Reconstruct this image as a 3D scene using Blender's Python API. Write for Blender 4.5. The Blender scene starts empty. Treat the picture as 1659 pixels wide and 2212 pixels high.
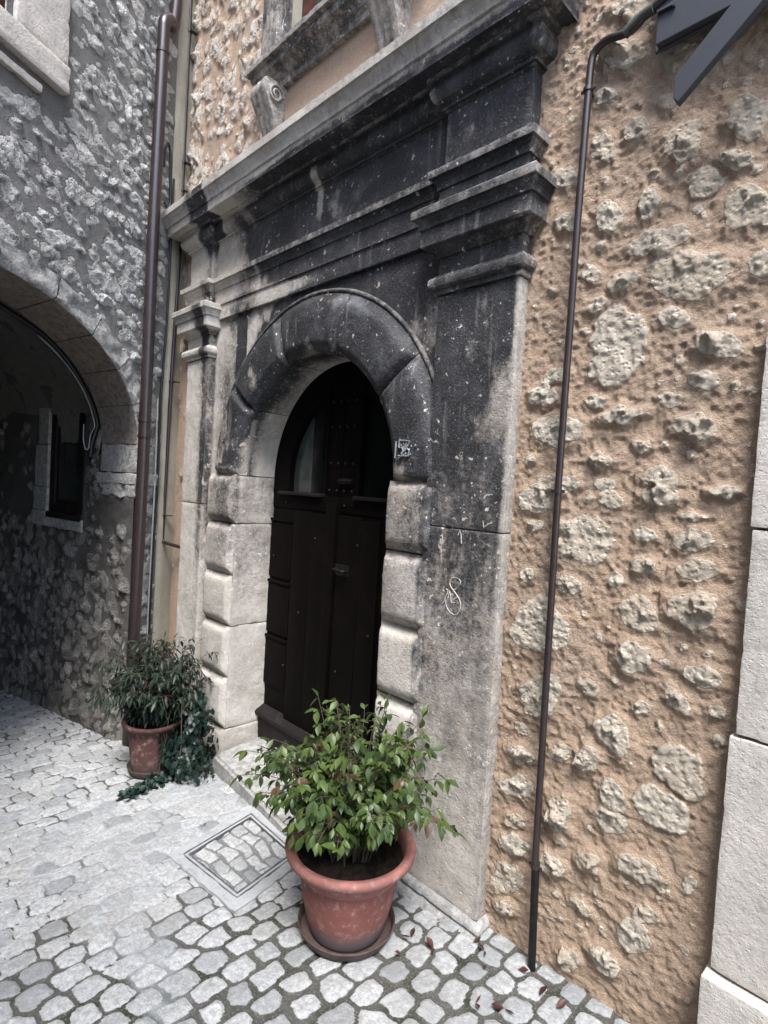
import bpy, bmesh, math, random
import numpy as np
from mathutils import Vector, Matrix
random.seed(7)
C = bpy.context.scene.collection
sc = bpy.context.scene

# ---------------------------------------------------------------- camera
cam = bpy.data.cameras.new('camera'); camo = bpy.data.objects.new('camera', cam); C.objects.link(camo)
cam.sensor_fit = 'HORIZONTAL'; cam.sensor_width = 36.0; cam.lens = 36.0*1210.1/1659.0
cam.clip_start = 0.02; cam.clip_end = 200
Rv = Vector((0.70069041, 0.71096797, 0.05964478)); Uv = Vector((-0.06982174, -0.01486591, 0.99744871)); Fv = Vector((-0.71004076, 0.70306724, -0.03922462))
camo.matrix_world = Matrix(((Rv.x, Uv.x, -Fv.x, 0), (Rv.y, Uv.y, -Fv.y, 0), (Rv.z, Uv.z, -Fv.z, 0), (0, 0, 0, 1)))
sc.camera = camo
# ---------------------------------------------------------------- world, sun, exposure
SUN_EL, SUN_ROT = math.radians(60), math.radians(132)
w = bpy.data.worlds.new('World'); sc.world = w; w.use_nodes = True
nt = w.node_tree; bg = nt.nodes['Background']
sky = nt.nodes.new('ShaderNodeTexSky'); sky.sky_type = 'NISHITA'; sky.sun_disc = False
sky.sun_elevation = SUN_EL; sky.sun_rotation = SUN_ROT; sky.air_density = 1.0; sky.dust_density = 1.6; sky.ozone_density = 1.0
nt.links.new(sky.outputs[0], bg.inputs[0]); bg.inputs[1].default_value = 0.15
sl = bpy.data.lights.new('sun', 'SUN'); sl.energy = 1.6; sl.angle = math.radians(20); sl.color = (1, 0.99, 0.975)
so = bpy.data.objects.new('sun', sl); C.objects.link(so)
# direction TO the sun
sdir = Vector((math.sin(SUN_ROT)*math.cos(SUN_EL), math.cos(SUN_ROT)*math.cos(SUN_EL), math.sin(SUN_EL)))
so.rotation_euler = sdir.to_track_quat('Z', 'Y').to_euler(); so.location = (0, -2, 8)
vs = sc.view_settings; vs.view_transform = 'Standard'; vs.look = 'None'; vs.exposure = 2.05; vs.gamma = 1.0; vs.use_curve_mapping = False

# ---------------------------------------------------------------- numpy noise
def _h(ix, iy, iz, s):
    n = (ix.astype(np.int64)*374761393 + iy.astype(np.int64)*668265263 + iz.astype(np.int64)*2147483647 + s*974711) & 0x7fffffff
    n = ((n ^ (n >> 13))*1274126177) & 0x7fffffff
    n = (n ^ (n >> 16)) & 0xffff
    return n/65535.0
def vnoise(P, s=0):
    i = np.floor(P); f = P-i; f = f*f*(3-2*f); ix, iy, iz = i[..., 0], i[..., 1], i[..., 2]
    r = 0
    for a in (0, 1):
        for b in (0, 1):
            for c in (0, 1):
                wgt = (f[..., 0] if a else 1-f[..., 0])*(f[..., 1] if b else 1-f[..., 1])*(f[..., 2] if c else 1-f[..., 2])
                r = r+wgt*_h(ix+a, iy+b, iz+c, s)
    return r
def fbm(P, sc_, o=4, s=0, rid=False):
    r = 0; a = 0.5; t = 0
    Q = P*sc_
    for k in range(o):
        n = vnoise(Q+k*17.3, s+k)
        if rid: n = 1-abs(2*n-1)
        r = r+a*n; t += a; a *= .5; Q = Q*2.03
    return r/t
def sstep(a, b, x):
    t = np.clip((x-a)/(b-a), 0, 1); return t*t*(3-2*t)

# ---------------------------------------------------------------- object helpers
def tag(o, label=None, cat=None, group=None, kind=None):
    if label: o['label'] = label
    if cat: o['category'] = cat
    if group: o['group'] = group
    if kind: o['kind'] = kind
    return o
def empty(name, loc=(0, 0, 0), **k):
    o = bpy.data.objects.new(name, None); C.objects.link(o); o.location = loc; o.empty_display_size = .1
    bpy.context.view_layer.update()
    return tag(o, **k)
def link(name, me, mat, parent=None, smooth=None):
    o = bpy.data.objects.new(name, me); C.objects.link(o)
    if mat: me.materials.append(mat)
    if smooth is not None:
        me.polygons.foreach_set('use_smooth', [True]*len(me.polygons))
        if smooth < 180: me.set_sharp_from_angle(angle=math.radians(smooth))
    if parent is not None:
        o.parent = parent
        base = Vector((0, 0, 0)); q = parent
        while q is not None: base = base+q.location; q = q.parent
        if base.length > 0: me.transform(Matrix.Translation(-base))
    return o
def grid_mesh(name, P, keep=None, attrs={}, flip=False):
    """P: (n,m,3) array -> quad mesh"""
    n, m = P.shape[:2]
    idx = np.arange(n*m).reshape(n, m)
    q = np.stack([idx[:-1, :-1], idx[1:, :-1], idx[1:, 1:], idx[:-1, 1:]], -1).reshape(-1, 4)
    if flip: q = q[:, ::-1]
    if keep is not None: q = q[keep.reshape(-1)]
    used = np.unique(q); remap = np.full(n*m, -1); remap[used] = np.arange(len(used)); q = remap[q]
    V = P.reshape(-1, 3)[used]
    me = bpy.data.meshes.new(name)
    me.vertices.add(len(V)); me.vertices.foreach_set('co', V.astype(np.float32).ravel())
    me.loops.add(q.size); me.loops.foreach_set('vertex_index', q.ravel().astype(np.int32))
    me.polygons.add(len(q)); me.polygons.foreach_set('loop_start', np.arange(0, q.size, 4, dtype=np.int32))
    me.polygons.foreach_set('loop_total', np.full(len(q), 4, dtype=np.int32))
    me.update(calc_edges=True)
    for k, A in attrs.items():
        a = me.attributes.new(k, 'FLOAT', 'POINT'); a.data.foreach_set('value', A.reshape(-1)[used].astype(np.float32))
    return me
def pydata(name, V, Fc):
    me = bpy.data.meshes.new(name); me.from_pydata([tuple(v) for v in V], [], Fc); me.update(); return me
def bm_mesh(name, bm, nrm=True):
    if nrm: bmesh.ops.recalc_face_normals(bm, faces=bm.faces)
    me = bpy.data.meshes.new(name); bm.to_mesh(me); bm.free(); return me
def add_box(bm, x0, x1, y0, y1, z0, z1, bev=0, M=None):
    r = bmesh.ops.create_cube(bm, size=1)
    for v in r['verts']:
        v.co = Vector(((x0+x1)/2+v.co.x*(x1-x0), (y0+y1)/2+v.co.y*(y1-y0), (z0+z1)/2+v.co.z*(z1-z0)))
    if bev:
        es = {e for v in r['verts'] for e in v.link_edges}
        rb = bmesh.ops.bevel(bm, geom=list(es), offset=bev, segments=2, affect='EDGES', profile=.6)
        vs_ = {v for f in rb['faces'] for v in f.verts} | {v for v in r['verts'] if v.is_valid}
    else: vs_ = set(r['verts'])
    if M is not None:
        for v in vs_: v.co = M @ v.co
    return vs_
def densify(bm, L):
    for k in range(7):
        es = [e for e in bm.edges if e.calc_length() > L]
        if not es: break
        bmesh.ops.subdivide_edges(bm, edges=es, cuts=1, use_grid_fill=True)
    bmesh.ops.triangulate(bm, faces=[f for f in bm.faces if len(f.verts) > 4])
def wear(me, amp=.003, scale=14, amp2=.0015, s2=60, seed=1):
    n = len(me.vertices); co = np.empty(n*3, np.float32); me.vertices.foreach_get('co', co); co = co.reshape(-1, 3).astype(float)
    no = np.empty(n*3, np.float32); me.vertices.foreach_get('normal', no); no = no.reshape(-1, 3)
    d = (fbm(co+50, scale, 3, seed)-.5)*2*amp+(fbm(co+50, s2, 2, seed+9)-.5)*2*amp2
    chip = sstep(.62, .8, fbm(co+50, scale*1.7, 3, seed+5))*amp*1.5
    co = co+no*(d-chip)[:, None]
    me.vertices.foreach_set('co', co.astype(np.float32).ravel()); me.update()
def tube(bm, pts, r, seg=10, cap=True, rs=None):
    pts = [Vector(p) for p in pts]; rings = []
    up = None
    for i, p in enumerate(pts):
        t = (pts[min(i+1, len(pts)-1)]-pts[max(i-1, 0)]).normalized()
        if up is None:
            up = t.orthogonal().normalized()
        up = (up-t*up.dot(t)); up = up.normalized() if up.length > 1e-6 else t.orthogonal().normalized()
        b = t.cross(up); rr = rs[i] if rs else r
        rings.append([bm.verts.new(p+(up*math.cos(2*math.pi*k/seg)+b*math.sin(2*math.pi*k/seg))*rr) for k in range(seg)])
    for A, B in zip(rings, rings[1:]):
        for k in range(seg): bm.faces.new((A[k], A[(k+1) % seg], B[(k+1) % seg], B[k]))
    if cap: bm.faces.new(rings[0][::-1]); bm.faces.new(rings[-1])
def bend(pts, r=.04, n=6):
    """round the corners of a polyline"""
    P = [Vector(p) for p in pts]; out = [P[0]]
    for a, b, c in zip(P, P[1:], P[2:]):
        d1 = (a-b); d2 = (c-b); q = min(r, d1.length*.45, d2.length*.45)
        s = b+d1.normalized()*q; e = b+d2.normalized()*q
        for k in range(n+1):
            t = k/n; out.append(s*(1-t)**2+b*2*t*(1-t)+e*t*t)
    out.append(P[-1]); return out
def lathe(bm, prof, c=(0, 0, 0), seg=64, jit=0):
    rings = []
    for r, z in prof:
        rings.append([bm.verts.new((c[0]+r*math.cos(2*math.pi*k/seg), c[1]+r*math.sin(2*math.pi*k/seg), c[2]+z)) for k in range(seg)])
    for A, B in zip(rings, rings[1:]):
        for k in range(seg): bm.faces.new((A[k], A[(k+1) % seg], B[(k+1) % seg], B[k]))
    return rings

# ---------------------------------------------------------------- material helpers
class N:
    def __init__(s, name, rough=.9, spec=.25):
        s.m = bpy.data.materials.new(name); s.m.use_nodes = True; s.t = s.m.node_tree
        s.b = s.t.nodes['Principled BSDF']; s.b.inputs['Roughness'].default_value = rough
        s.b.inputs['Specular IOR Level'].default_value = spec
        g = s.t.nodes.new('ShaderNodeNewGeometry'); s.pos = g.outputs['Position']
        s.h = None
    def n(s, ty, **k):
        o = s.t.nodes.new(ty)
        for a, b in k.items(): setattr(o, a, b)
        return o
    def put(s, sock, v):
        if hasattr(v, 'is_output') or isinstance(v, bpy.types.NodeSocket): s.t.links.new(v, sock)
        else: sock.default_value = v
    def math(s, op, a, b=0., c=None, clamp=False):
        o = s.n('ShaderNodeMath', operation=op, use_clamp=clamp); s.put(o.inputs[0], a); s.put(o.inputs[1], b)
        if c is not None: s.put(o.inputs[2], c)
        return o.outputs[0]
    def scl(s, v, xyz):
        o = s.n('ShaderNodeMapping'); s.put(o.inputs[0], v); o.inputs['Scale'].default_value = xyz; return o.outputs[0]
    def noise(s, scale, det=4, rough=.6, vec=None, dist=0.):
        o = s.n('ShaderNodeTexNoise'); s.put(o.inputs['Vector'], vec if vec is not None else s.pos)
        o.inputs['Scale'].default_value = scale; o.inputs['Detail'].default_value = det; o.inputs['Roughness'].default_value = rough
        o.inputs['Distortion'].default_value = dist
        return o.outputs[0]
    def voro(s, scale, vec=None, feat='F1'):
        o = s.n('ShaderNodeTexVoronoi', feature=feat); s.put(o.inputs['Vector'], vec if vec is not None else s.pos)
        o.inputs['Scale'].default_value = scale; return o.outputs['Distance']
    def ramp(s, v, a, b, lo=0., hi=1.):
        o = s.n('ShaderNodeMapRange', interpolation_type='SMOOTHSTEP'); s.put(o.inputs[0], v)
        for i, x in enumerate((a, b, lo, hi)): o.inputs[i+1].default_value = x
        return o.outputs[0]
    def mix(s, f, a, b, mode='MIX'):
        o = s.n('ShaderNodeMix', data_type='RGBA', blend_type=mode); s.put(o.inputs[0], f)
        for i, x in ((6, a), (7, b)):
            if isinstance(x, tuple): o.inputs[i].default_value = (*x, 1)
            else: s.put(o.inputs[i], x)
        return o.outputs[2]
    def attr(s, nme):
        o = s.n('ShaderNodeAttribute', attribute_name=nme); return o.outputs['Fac']
    def col(s, c):
        if isinstance(c, tuple): s.b.inputs['Base Color'].default_value = (*c, 1)
        else: s.put(s.b.inputs['Base Color'], c)
    def bump(s, h, dist=.003, st=1.):
        o = s.n('ShaderNodeBump'); o.inputs['Strength'].default_value = st; o.inputs['Distance'].default_value = dist
        s.put(o.inputs['Height'], h)
        if s.h: s.put(o.inputs['Normal'], s.h)
        s.h = o.outputs[0]; s.put(s.b.inputs['Normal'], s.h)
    def up(s):
        g = s.n('ShaderNodeNewGeometry'); o = s.n('ShaderNodeSeparateXYZ'); s.put(o.inputs[0], g.outputs['Normal']); return o.outputs[2]

def rubble_mat(name, mort, mort2, st, st2, bump1=.006, crust=None, pit=.45):
    a = N(name, .92, .15)
    k = a.attr('stone'); tone = a.attr('tone')
    m = a.mix(a.ramp(a.noise(3.2, 5, .65), .3, .72), mort, mort2)
    m = a.mix(a.ramp(a.noise(140, 3, .7), .35, .75, 0, .5), m, tuple(c*.55 for c in mort))
    m = a.mix(a.ramp(a.noise(95, 4, .8), .54, .70, 0, .55), m, tuple(min(.85, c*1.55) for c in mort))
    m = a.mix(a.ramp(a.noise(17, 5, .7), .52, .74, 0, .45), m, tuple(c*.62 for c in mort))
    s_ = a.mix(tone, st, st2)
    s_ = a.mix(a.ramp(a.noise(7, 5, .7), .45, .68, 0, .6), s_, tuple((x*.6+y*.5)*.8 for x, y in zip(st, mort)))
    s_ = a.mix(a.ramp(a.noise(26, 6, .7), .38, .68, 0, .75), s_, tuple(c*.62 for c in st))
    s_ = a.mix(a.ramp(a.noise(60, 5, .75), .57, .7, 0, .75), s_, tuple(min(c*1.45, .85) for c in st))
    kk = a.ramp(a.math('ADD', k, a.math('MULTIPLY', a.math('SUBTRACT', a.noise(38, 6, .75), .5), 1.9)), .30, .75)
    c = a.mix(kk, m, s_)
    if crust:
        c = a.mix(a.ramp(a.noise(2.2, 6, .7), .55, .72, 0, .6), c, crust)
    a.col(c)
    h = a.math('ADD', a.noise(60, 6, .8), a.math('MULTIPLY', a.noise(210, 3, .75), .6))
    hs = a.math('ADD', a.noise(38, 8, .8, dist=.6), a.math('MULTIPLY', a.ramp(a.voro(55), .0, .45), pit))
    o = a.n('ShaderNodeMix', data_type='FLOAT'); a.put(o.inputs[0], kk); a.put(o.inputs[2], h); a.put(o.inputs[3], a.math('MULTIPLY', hs, 1.9))
    a.bump(o.outputs[0], bump1, .9)
    return a.m
M_OCHRE = rubble_mat('ochre_rubble', (.57, .415, .30), (.47, .355, .27), (.84, .75, .62), (.66, .55, .42), .022)
M_OCHRE2 = rubble_mat('pale_pink_rubble', (.52, .375, .275), (.45, .345, .27), (.80, .73, .65), (.56, .44, .35), .016)
M_GREY = rubble_mat('grey_rubble', (.20, .197, .19), (.275, .27, .26), (.76, .745, .715), (.44, .43, .405), .020)
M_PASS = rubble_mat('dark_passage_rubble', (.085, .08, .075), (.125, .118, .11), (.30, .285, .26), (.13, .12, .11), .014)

def portal_mat(name, light=(.52, .485, .44), dark=(.022, .022, .024)):
    """dressed limestone with a black weathering crust where the attribute soot is high"""
    a = N(name, .8, .3)
    v = a.scl(a.pos, (1, 1, .16))
    streak = a.noise(16, 5, .62, v)
    blot = a.noise(5.5, 7, .68); fine = a.noise(34, 5, .72)
    base = a.mix(a.ramp(a.noise(4, 4, .6), .3, .7), light, tuple(c*f for c, f in zip(light, (.72, .70, .66))))
    base = a.mix(a.ramp(fine, .4, .75, 0, .55), base, tuple(c*.5 for c in light))
    grime = a.mix(a.ramp(a.noise(9, 5, .7), .35, .65), (.12, .115, .11), (.21, .18, .155))
    s = a.attr('soot')
    f0 = a.math('ADD', a.math('MULTIPLY', blot, .60), a.math('MULTIPLY', streak, .42))
    f0 = a.math('ADD', f0, a.math('MULTIPLY', fine, .50)); f0 = a.math('ADD', f0, a.math('MULTIPLY', a.noise(95, 4, .75), .38))   # centre ~.95
    e = a.math('ADD', a.math('SUBTRACT', f0, .95), a.math('MULTIPLY', a.math('SUBTRACT', s, .5), 1.15))
    c = a.mix(a.ramp(e, -.40, .14), base, grime)
    drk = a.mix(a.ramp(a.noise(6, 7, .75), .42, .72), dark, (.062, .062, .066))
    drk = a.mix(a.ramp(a.noise(110, 4, .8), .5, .72, 0, .75), drk, (.13, .128, .125))
    drk = a.mix(a.ramp(a.noise(3.1, 6, .7, dist=.5), .56, .70, 0, .45), drk, (.15, .155, .165))
    run = a.noise(30, 4, .6, a.scl(a.pos, (1, 1, .045))); drk = a.mix(a.math('MULTIPLY', a.ramp(run, .56, .72), a.ramp(a.noise(4, 3, .6), .42, .62, .0, .75)), drk, (.19, .182, .172))
    c = a.mix(a.ramp(e, -.06, .20), c, drk)
    gp = a.n('ShaderNodeNewGeometry').outputs['Pointiness']
    c = a.mix(a.math('MULTIPLY', a.ramp(gp, .525, .60), a.ramp(a.noise(22, 4, .7), .42, .62, .1, .85)), c, (.34, .32, .30))
    # flaked chips where the pale stone shows again
    ch = a.math('SUBTRACT', a.noise(48, 3, .55), a.math('MULTIPLY', s, .05))
    c = a.mix(a.math('MULTIPLY', a.ramp(ch, .615, .65), a.ramp(a.noise(6, 2), .4, .6, .15, .9)), c, (.58, .54, .49))
    ch2 = a.noise(9, 5, .6, dist=.4)
    c = a.mix(a.ramp(ch2, .675, .69, 0, .8), c, (.50, .44, .39))
    a.col(c)
    a.put(a.b.inputs['Roughness'], a.ramp(e, 0, .2, .85, .5))
    h = a.math('ADD', a.noise(55, 7, .75), a.math('MULTIPLY', a.ramp(a.voro(70), 0, .35), .35))
    a.bump(h, .006, .9)
    return a.m
M_PORTAL = portal_mat('weathered_portal_stone')
M_PORTALW = portal_mat('pale_portal_stone', (.56, .525, .48))

def stone_mat(name, c1, c2, bd=.003, dk=.5):
    a = N(name, .88, .2)
    c = a.mix(a.ramp(a.noise(3, 5, .65), .3, .7), c1, c2)
    if dk > .7:
        c = a.mix(a.ramp(a.noise(26, 6, .75), .42, .62, 0, .8), c, tuple(x*.42 for x in c1))
        c = a.mix(a.ramp(a.noise(70, 5, .8), .56, .68, 0, .7), c, tuple(min(.8, x*1.5) for x in c1))
    c = a.mix(a.ramp(a.noise(42, 5, .72), .48, .74, 0, dk), c, tuple(x*.45 for x in c1))
    c = a.mix(a.ramp(a.noise(9, 5, .7, a.scl(a.pos, (1, 1, .2))), .55, .72, 0, .5), c, tuple(x*.55 for x in c1))
    a.col(c); a.bump(a.math('ADD', a.noise(60, 7, .75), a.math('MULTIPLY', a.ramp(a.voro(90), 0, .3), .3)), bd, .8); return a.m
M_ASHLAR = stone_mat('pale_ashlar', (.60, .56, .51), (.47, .44, .40), .012, .65)
M_ASHLARG = stone_mat('grey_rough_limestone', (.46, .45, .43), (.32, .31, .295), .018, .95)
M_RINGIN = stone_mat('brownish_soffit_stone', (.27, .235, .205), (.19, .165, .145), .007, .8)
M_STEP = stone_mat('doorstep_stone', (.43, .42, .40), (.30, .30, .29), .012, .9)
M_CONC = stone_mat('pale_cement_collar', (.40, .41, .415), (.29, .30, .31), .008, .65)
M_PLASTER = stone_mat('plaster_strip', (.34, .32, .255), (.25, .23, .185), .002, .4)
M_OPP = stone_mat('pale_plaster', (.50, .46, .40), (.42, .38, .33), .002, .3)

def wood_mat(name, c1, c2, rough=.5):
    a = N(name, rough, .08)
    v = a.scl(a.pos, (1, 1, .06)); g = a.noise(60, 5, .6, v)
    c = a.mix(g, c1, c2); c = a.mix(a.ramp(a.noise(8, 5, .7), .5, .8, 0, .6), c, tuple(x*2.2 for x in c2)); a.col(c)
    a.bump(g, .0015, .7); return a.m
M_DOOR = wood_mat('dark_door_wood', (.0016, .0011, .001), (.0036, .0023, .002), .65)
M_WIN = wood_mat('brown_window_wood', (.05, .022, .016), (.08, .035, .025))
M_BLACKW = wood_mat('black_window_wood', (.010, .009, .009), (.018, .015, .015))
def plain(name, c, rough=.5, metal=0., spec=.5, var=.3, bump=0., scale=30):
    a = N(name, rough, spec); a.b.inputs['Metallic'].default_value = metal
    a.col(a.mix(a.ramp(a.noise(scale, 5, .65), .35, .7), c, tuple(x*(1-var) for x in c)))
    if bump: a.bump(a.noise(scale*4, 4, .7), bump, .6)
    return a.m
M_PIPE = plain('brown_painted_metal', (.027, .0175, .0175), .34, .0, .6, .35)
M_IRON = plain('dark_iron', (.02, .018, .017), .5, .6, .5, .4)
M_CABLE = plain('black_rubber', (.008, .009, .011), .42, 0, .5, .2)
M_CABLEW = plain('pale_cable', (.35, .35, .34), .5)
M_STEEL = plain('slate_grey_steel', (.034, .037, .045), .55, .0, .4, .12, .0004, 90)
M_GLASS = plain('dim_glass', (.045, .055, .052), .12, 0, .6, .5, 0, 5)
M_BLACKG = plain('dark_glass', (.006, .007, .007), .15, 0, .3, .3, 0, 4)
M_PATCH = plain('pale_paint', (.28, .295, .31), .8, 0, .2, .6, 0, 160)
M_SCR = plain('scratched_stone', (.46, .42, .38), .9, 0, .2, .3, 0, 80)
M_SOIL = plain('dark_soil', (.022, .017, .013), .95, 0, .1, .7, .004, 60)
def pot_mat(name, c, dirt, z0, z1):
    a = N(name, .75, .3)
    z = a.n('ShaderNodeSeparateXYZ'); a.put(z.inputs[0], a.pos)
    zz = a.math('ADD', z.outputs[2], a.math('MULTIPLY', a.math('SUBTRACT', a.noise(9, 5, .7), .5), .05))
    cc = a.mix(a.ramp(a.noise(14, 5, .65), .35, .7), c, tuple(x*.78 for x in c))
    cc = a.mix(a.ramp(a.noise(30, 5, .75), .50, .72, 0, .55), cc, (.40, .30, .27))
    cc = a.mix(a.ramp(zz, z0, z1, 1, 0), cc, dirt)
    a.col(cc); a.bump(a.noise(120, 4, .7), .0008, .6); return a.m
M_POT = pot_mat('terracotta', (.20, .075, .062), (.10, .085, .085), -1.575, -1.50)
M_POT2 = pot_mat('dull_terracotta', (.095, .042, .036), (.07, .05, .045), -1.72, -1.58)
M_POTR = pot_mat('pale_terracotta_rim', (.28, .12, .10), (.3, .12, .09), -3, -2.9)
M_SAUC = plain('grey_brown_saucer', (.10, .068, .060), .7, 0, .3, .4)

def leaf_mat(name, c, c2, c3, rough=.42, tr=.12):
    a = N(name, rough, .4); t = a.attr('tone')
    k = a.mix(a.ramp(t, 0, .6), c, c2); k = a.mix(a.ramp(t, .9, .96), k, c3)
    a.col(a.mix(a.ramp(a.noise(40, 3), .4, .7, 0, .35), k, tuple(x*.55 for x in c)))
    a.b.inputs['Subsurface Weight'].default_value = 0
    try: a.b.inputs['Transmission Weight'].default_value = 0
    except Exception: pass
    tb = a.n('ShaderNodeBsdfTranslucent'); a.put(tb.inputs[0], k); mx = a.n('ShaderNodeMixShader'); mx.inputs[0].default_value = tr
    out = a.t.nodes['Material Output']; a.t.links.new(a.b.outputs[0], mx.inputs[1]); a.t.links.new(tb.outputs[0], mx.inputs[2]); a.t.links.new(mx.outputs[0], out.inputs[0])
    return a.m
M_LEAF = leaf_mat('green_leaf', (.026, .052, .013), (.072, .108, .026), (.10, .06, .03), .45, .2)
M_LEAFD = leaf_mat('dark_purple_green_leaf', (.010, .019, .012), (.022, .034, .020), (.045, .022, .018), .5)
M_IVY = leaf_mat('ivy_leaf', (.007, .019, .014), (.016, .036, .025), (.045, .080, .060), .45)
M_STEM = plain('plant_stem', (.07, .05, .035), .8)
M_DEAD = leaf_mat('dead_red_leaf', (.065, .018, .014), (.038, .014, .011), (.10, .04, .025), .5)

a = N('cobble_paving', .82, .25)
sm = a.attr('stone'); tn = a.attr('tone'); gr = a.attr('grout')
mo = a.mix(a.ramp(a.noise(7, 5, .7), .42, .68), (.085, .083, .075), (.030, .036, .022))
mo = a.mix(a.ramp(a.noise(150, 3, .7), .5, .7, 0, .7), mo, (.22, .21, .19))
gc = a.mix(a.ramp(a.noise(30, 5, .7), .4, .7), (.40, .42, .44), (.29, .305, .32))
mo = a.mix(gr, mo, gc)
st = a.mix(a.math('POWER', tn, 2.2), (.54, .55, .55), (.29, .305, .315))
st = a.mix(a.ramp(a.noise(24, 6, .72), .45, .75, 0, .6), st, (.28, .28, .275))
st = a.mix(a.ramp(a.noise(80, 4, .7), .64, .70, 0, .8), st, (.13, .13, .125))
st = a.mix(a.ramp(a.noise(3.3, 4, .6), .45, .75, 0, .45), st, (.38, .365, .33))
st = a.mix(a.ramp(a.noise(60, 6, .8), .40, .62, .55, 0), st, (.20, .20, .195))
st = a.mix(a.ramp(a.noise(1.4, 5, .65), .52, .68, 0, .5), st, (.26, .27, .26))
kk = a.ramp(a.math('ADD', sm, a.math('MULTIPLY', a.math('SUBTRACT', a.noise(55, 4, .7), .5), .55)), .3, .6)
a.col(a.mix(kk, mo, st))
a.bump(a.math('ADD', a.noise(42, 7, .75), a.math('MULTIPLY', a.noise(190, 3, .7), .3)), .013, 1.)
M_COB = a.m
# ================================================================ stone fields
def poly_stone(poly):
    p = np.array(poly, float); c = p.mean(0); d = p-c
    th = np.arctan2(d[:, 1], d[:, 0]); o = np.argsort(th); return c, th[o], np.hypot(d[:, 0], d[:, 1])[o]
def ell_stone(cu, cv, ru, rv, ang, rng, n=9):
    th = np.sort((np.arange(n)+rng.uniform(-.3, .3, n))/n*2*math.pi-math.pi)
    x = ru*np.cos(th)*rng.uniform(.6, 1.2, n); y = rv*np.sin(th)*rng.uniform(.6, 1.2, n)
    c, s = math.cos(ang), math.sin(ang)
    return poly_stone(np.stack([cu+x*c-y*s, cv+x*s+y*c], 1))
def stonefield(u, v, stones, rise=.02, rough=.5, edge=.35, seed=0, flat=(), irr=1., mnd=.42):
    """u,v 1-D coordinate arrays; returns height, mask, tone on the grid"""
    U, V = np.meshgrid(u, v, indexing='ij'); H = np.zeros_like(U); S = np.zeros_like(U); T = np.full_like(U, .5)
    rng = np.random.RandomState(seed+3)
    for k, (c, th, rr) in enumerate(stones):
        R = rr.max()*1.35
        i0, i1 = np.searchsorted(u, [c[0]-R, c[0]+R]); j0, j1 = np.searchsorted(v, [c[1]-R, c[1]+R])
        tone = rng.rand(); hh = rise*rng.uniform(.5, 1.3)*min(1, rr.mean()/.045); tx, ty = rng.uniform(-1, 1, 2)
        if i1-i0 < 2 or j1-j0 < 2: continue
        u_, v_ = U[i0:i1, j0:j1]-c[0], V[i0:i1, j0:j1]-c[1]
        a = np.arctan2(v_, u_); d = np.hypot(u_, v_)
        t3 = np.concatenate([th-2*math.pi, th, th+2*math.pi]); r3 = np.tile(rr, 3); R_ = np.interp(a, t3, r3)
        P = np.stack([u_*1., v_*1., np.full_like(u_, k*3.7)], -1)
        R_ = R_*(1+.80*irr*(fbm(P, 1.1/rr.mean(), 4, 11)-.5)); R_ = R_*(1+.08*np.sign(np.sin(a*3+k))*(fbm(P, 3/rr.mean(), 2, 12)))
        s = d/np.maximum(R_, 1e-5); m = 1-sstep(.86, 1.06, s)
        if k in flat: h = .007*m
        else:
            rm = rr.mean(); wx = u_+.35*rm*(fbm(P, 1.5/rm, 2, 51)-.5)*2; wy = v_+.35*rm*(fbm(P, 1.5/rm, 2, 61)-.5)*2
            pl_ = np.full_like(u_, 1.15)
            for q in range(9):
                t_ = rng.uniform(0, 2*math.pi); c_ = rng.uniform(.55, 1.4); g_ = rng.uniform(.5, 2.2)
                pl_ = np.minimum(pl_, c_-g_*(wx*math.cos(t_)+wy*math.sin(t_))/rm)
            lip = 1-sstep(.80, 1.04, s)
            ridge = fbm(P, .9/rm, 5, 23, True)
            h = hh*lip*np.clip(pl_, .12, 1.3)*(1+rough*1.8*(ridge-.62))+m*hh*.12*(tx*u_+ty*v_)/rm
            h = h+m*rough*hh*.9*(fbm(P, 3./rm, 4, 31, True)-.6)
            pit_ = fbm(P, 30+0*rm, 3, 71); h = h-m*hh*.35*sstep(.58, .74, pit_)
        mound = hh*mnd*(1-sstep(.70, 1.7, s))*(0 if k in flat else 1)
        h = np.maximum(h, mound)
        better = h > H[i0:i1, j0:j1]
        H[i0:i1, j0:j1] = np.where(better, h, H[i0:i1, j0:j1]); T[i0:i1, j0:j1] = np.where(m > .3, tone, T[i0:i1, j0:j1])
        S[i0:i1, j0:j1] = np.maximum(S[i0:i1, j0:j1], m)
    return U, V, H, S, T
def scatter(u0, u1, v0, v1, n, smin, smax, asp, rng, ang=0, angj=.3, gap=.85, prev=(), test=None):
    out = []; pts = [(c[0], c[1], r.mean()) for c, _, r in prev]
    for k in range(n):
        f = 1-k/n; r = smin+(smax-smin)*f*f*rng.uniform(.7, 1)
        for t in range(14):
            x, y = rng.uniform(u0, u1), rng.uniform(v0, v1)
            if test is not None and not test(x, y, r): continue
            if all(((x-a)/1.25)**2+((y-b))**2 > (gap*(r+q))**2 for a, b, q in pts):
                pts.append((x, y, r)); out.append(ell_stone(x, y, r*asp*rng.uniform(.75, 1.25), r/asp*rng.uniform(.9, 1.5), ang+rng.uniform(-angj, angj), rng)); break
    return out
def axis(segs):
    """[(a, b, step), ...] -> coordinates"""
    o = []
    for a_, b_, s_ in segs: o += list(np.arange(a_, b_-1e-6, s_))
    return np.array(o+[segs[-1][1]])
def ground_z(x, y=0):
    x = np.asarray(x, float)
    return -1.585+.065*(np.clip(x, -7, -1.06)+1.06)+.03*(np.clip(x, -1.06, .2)+1.06)

# ================================================================ portal numbers
YW, YP = 1.76, 1.70            # facade wall plane, pilaster face
XC, ZS, RI, RO = -2.345, .035, .645, .925
PL, PR = (-3.68, -3.385), (-1.485, -1.112)

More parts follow.
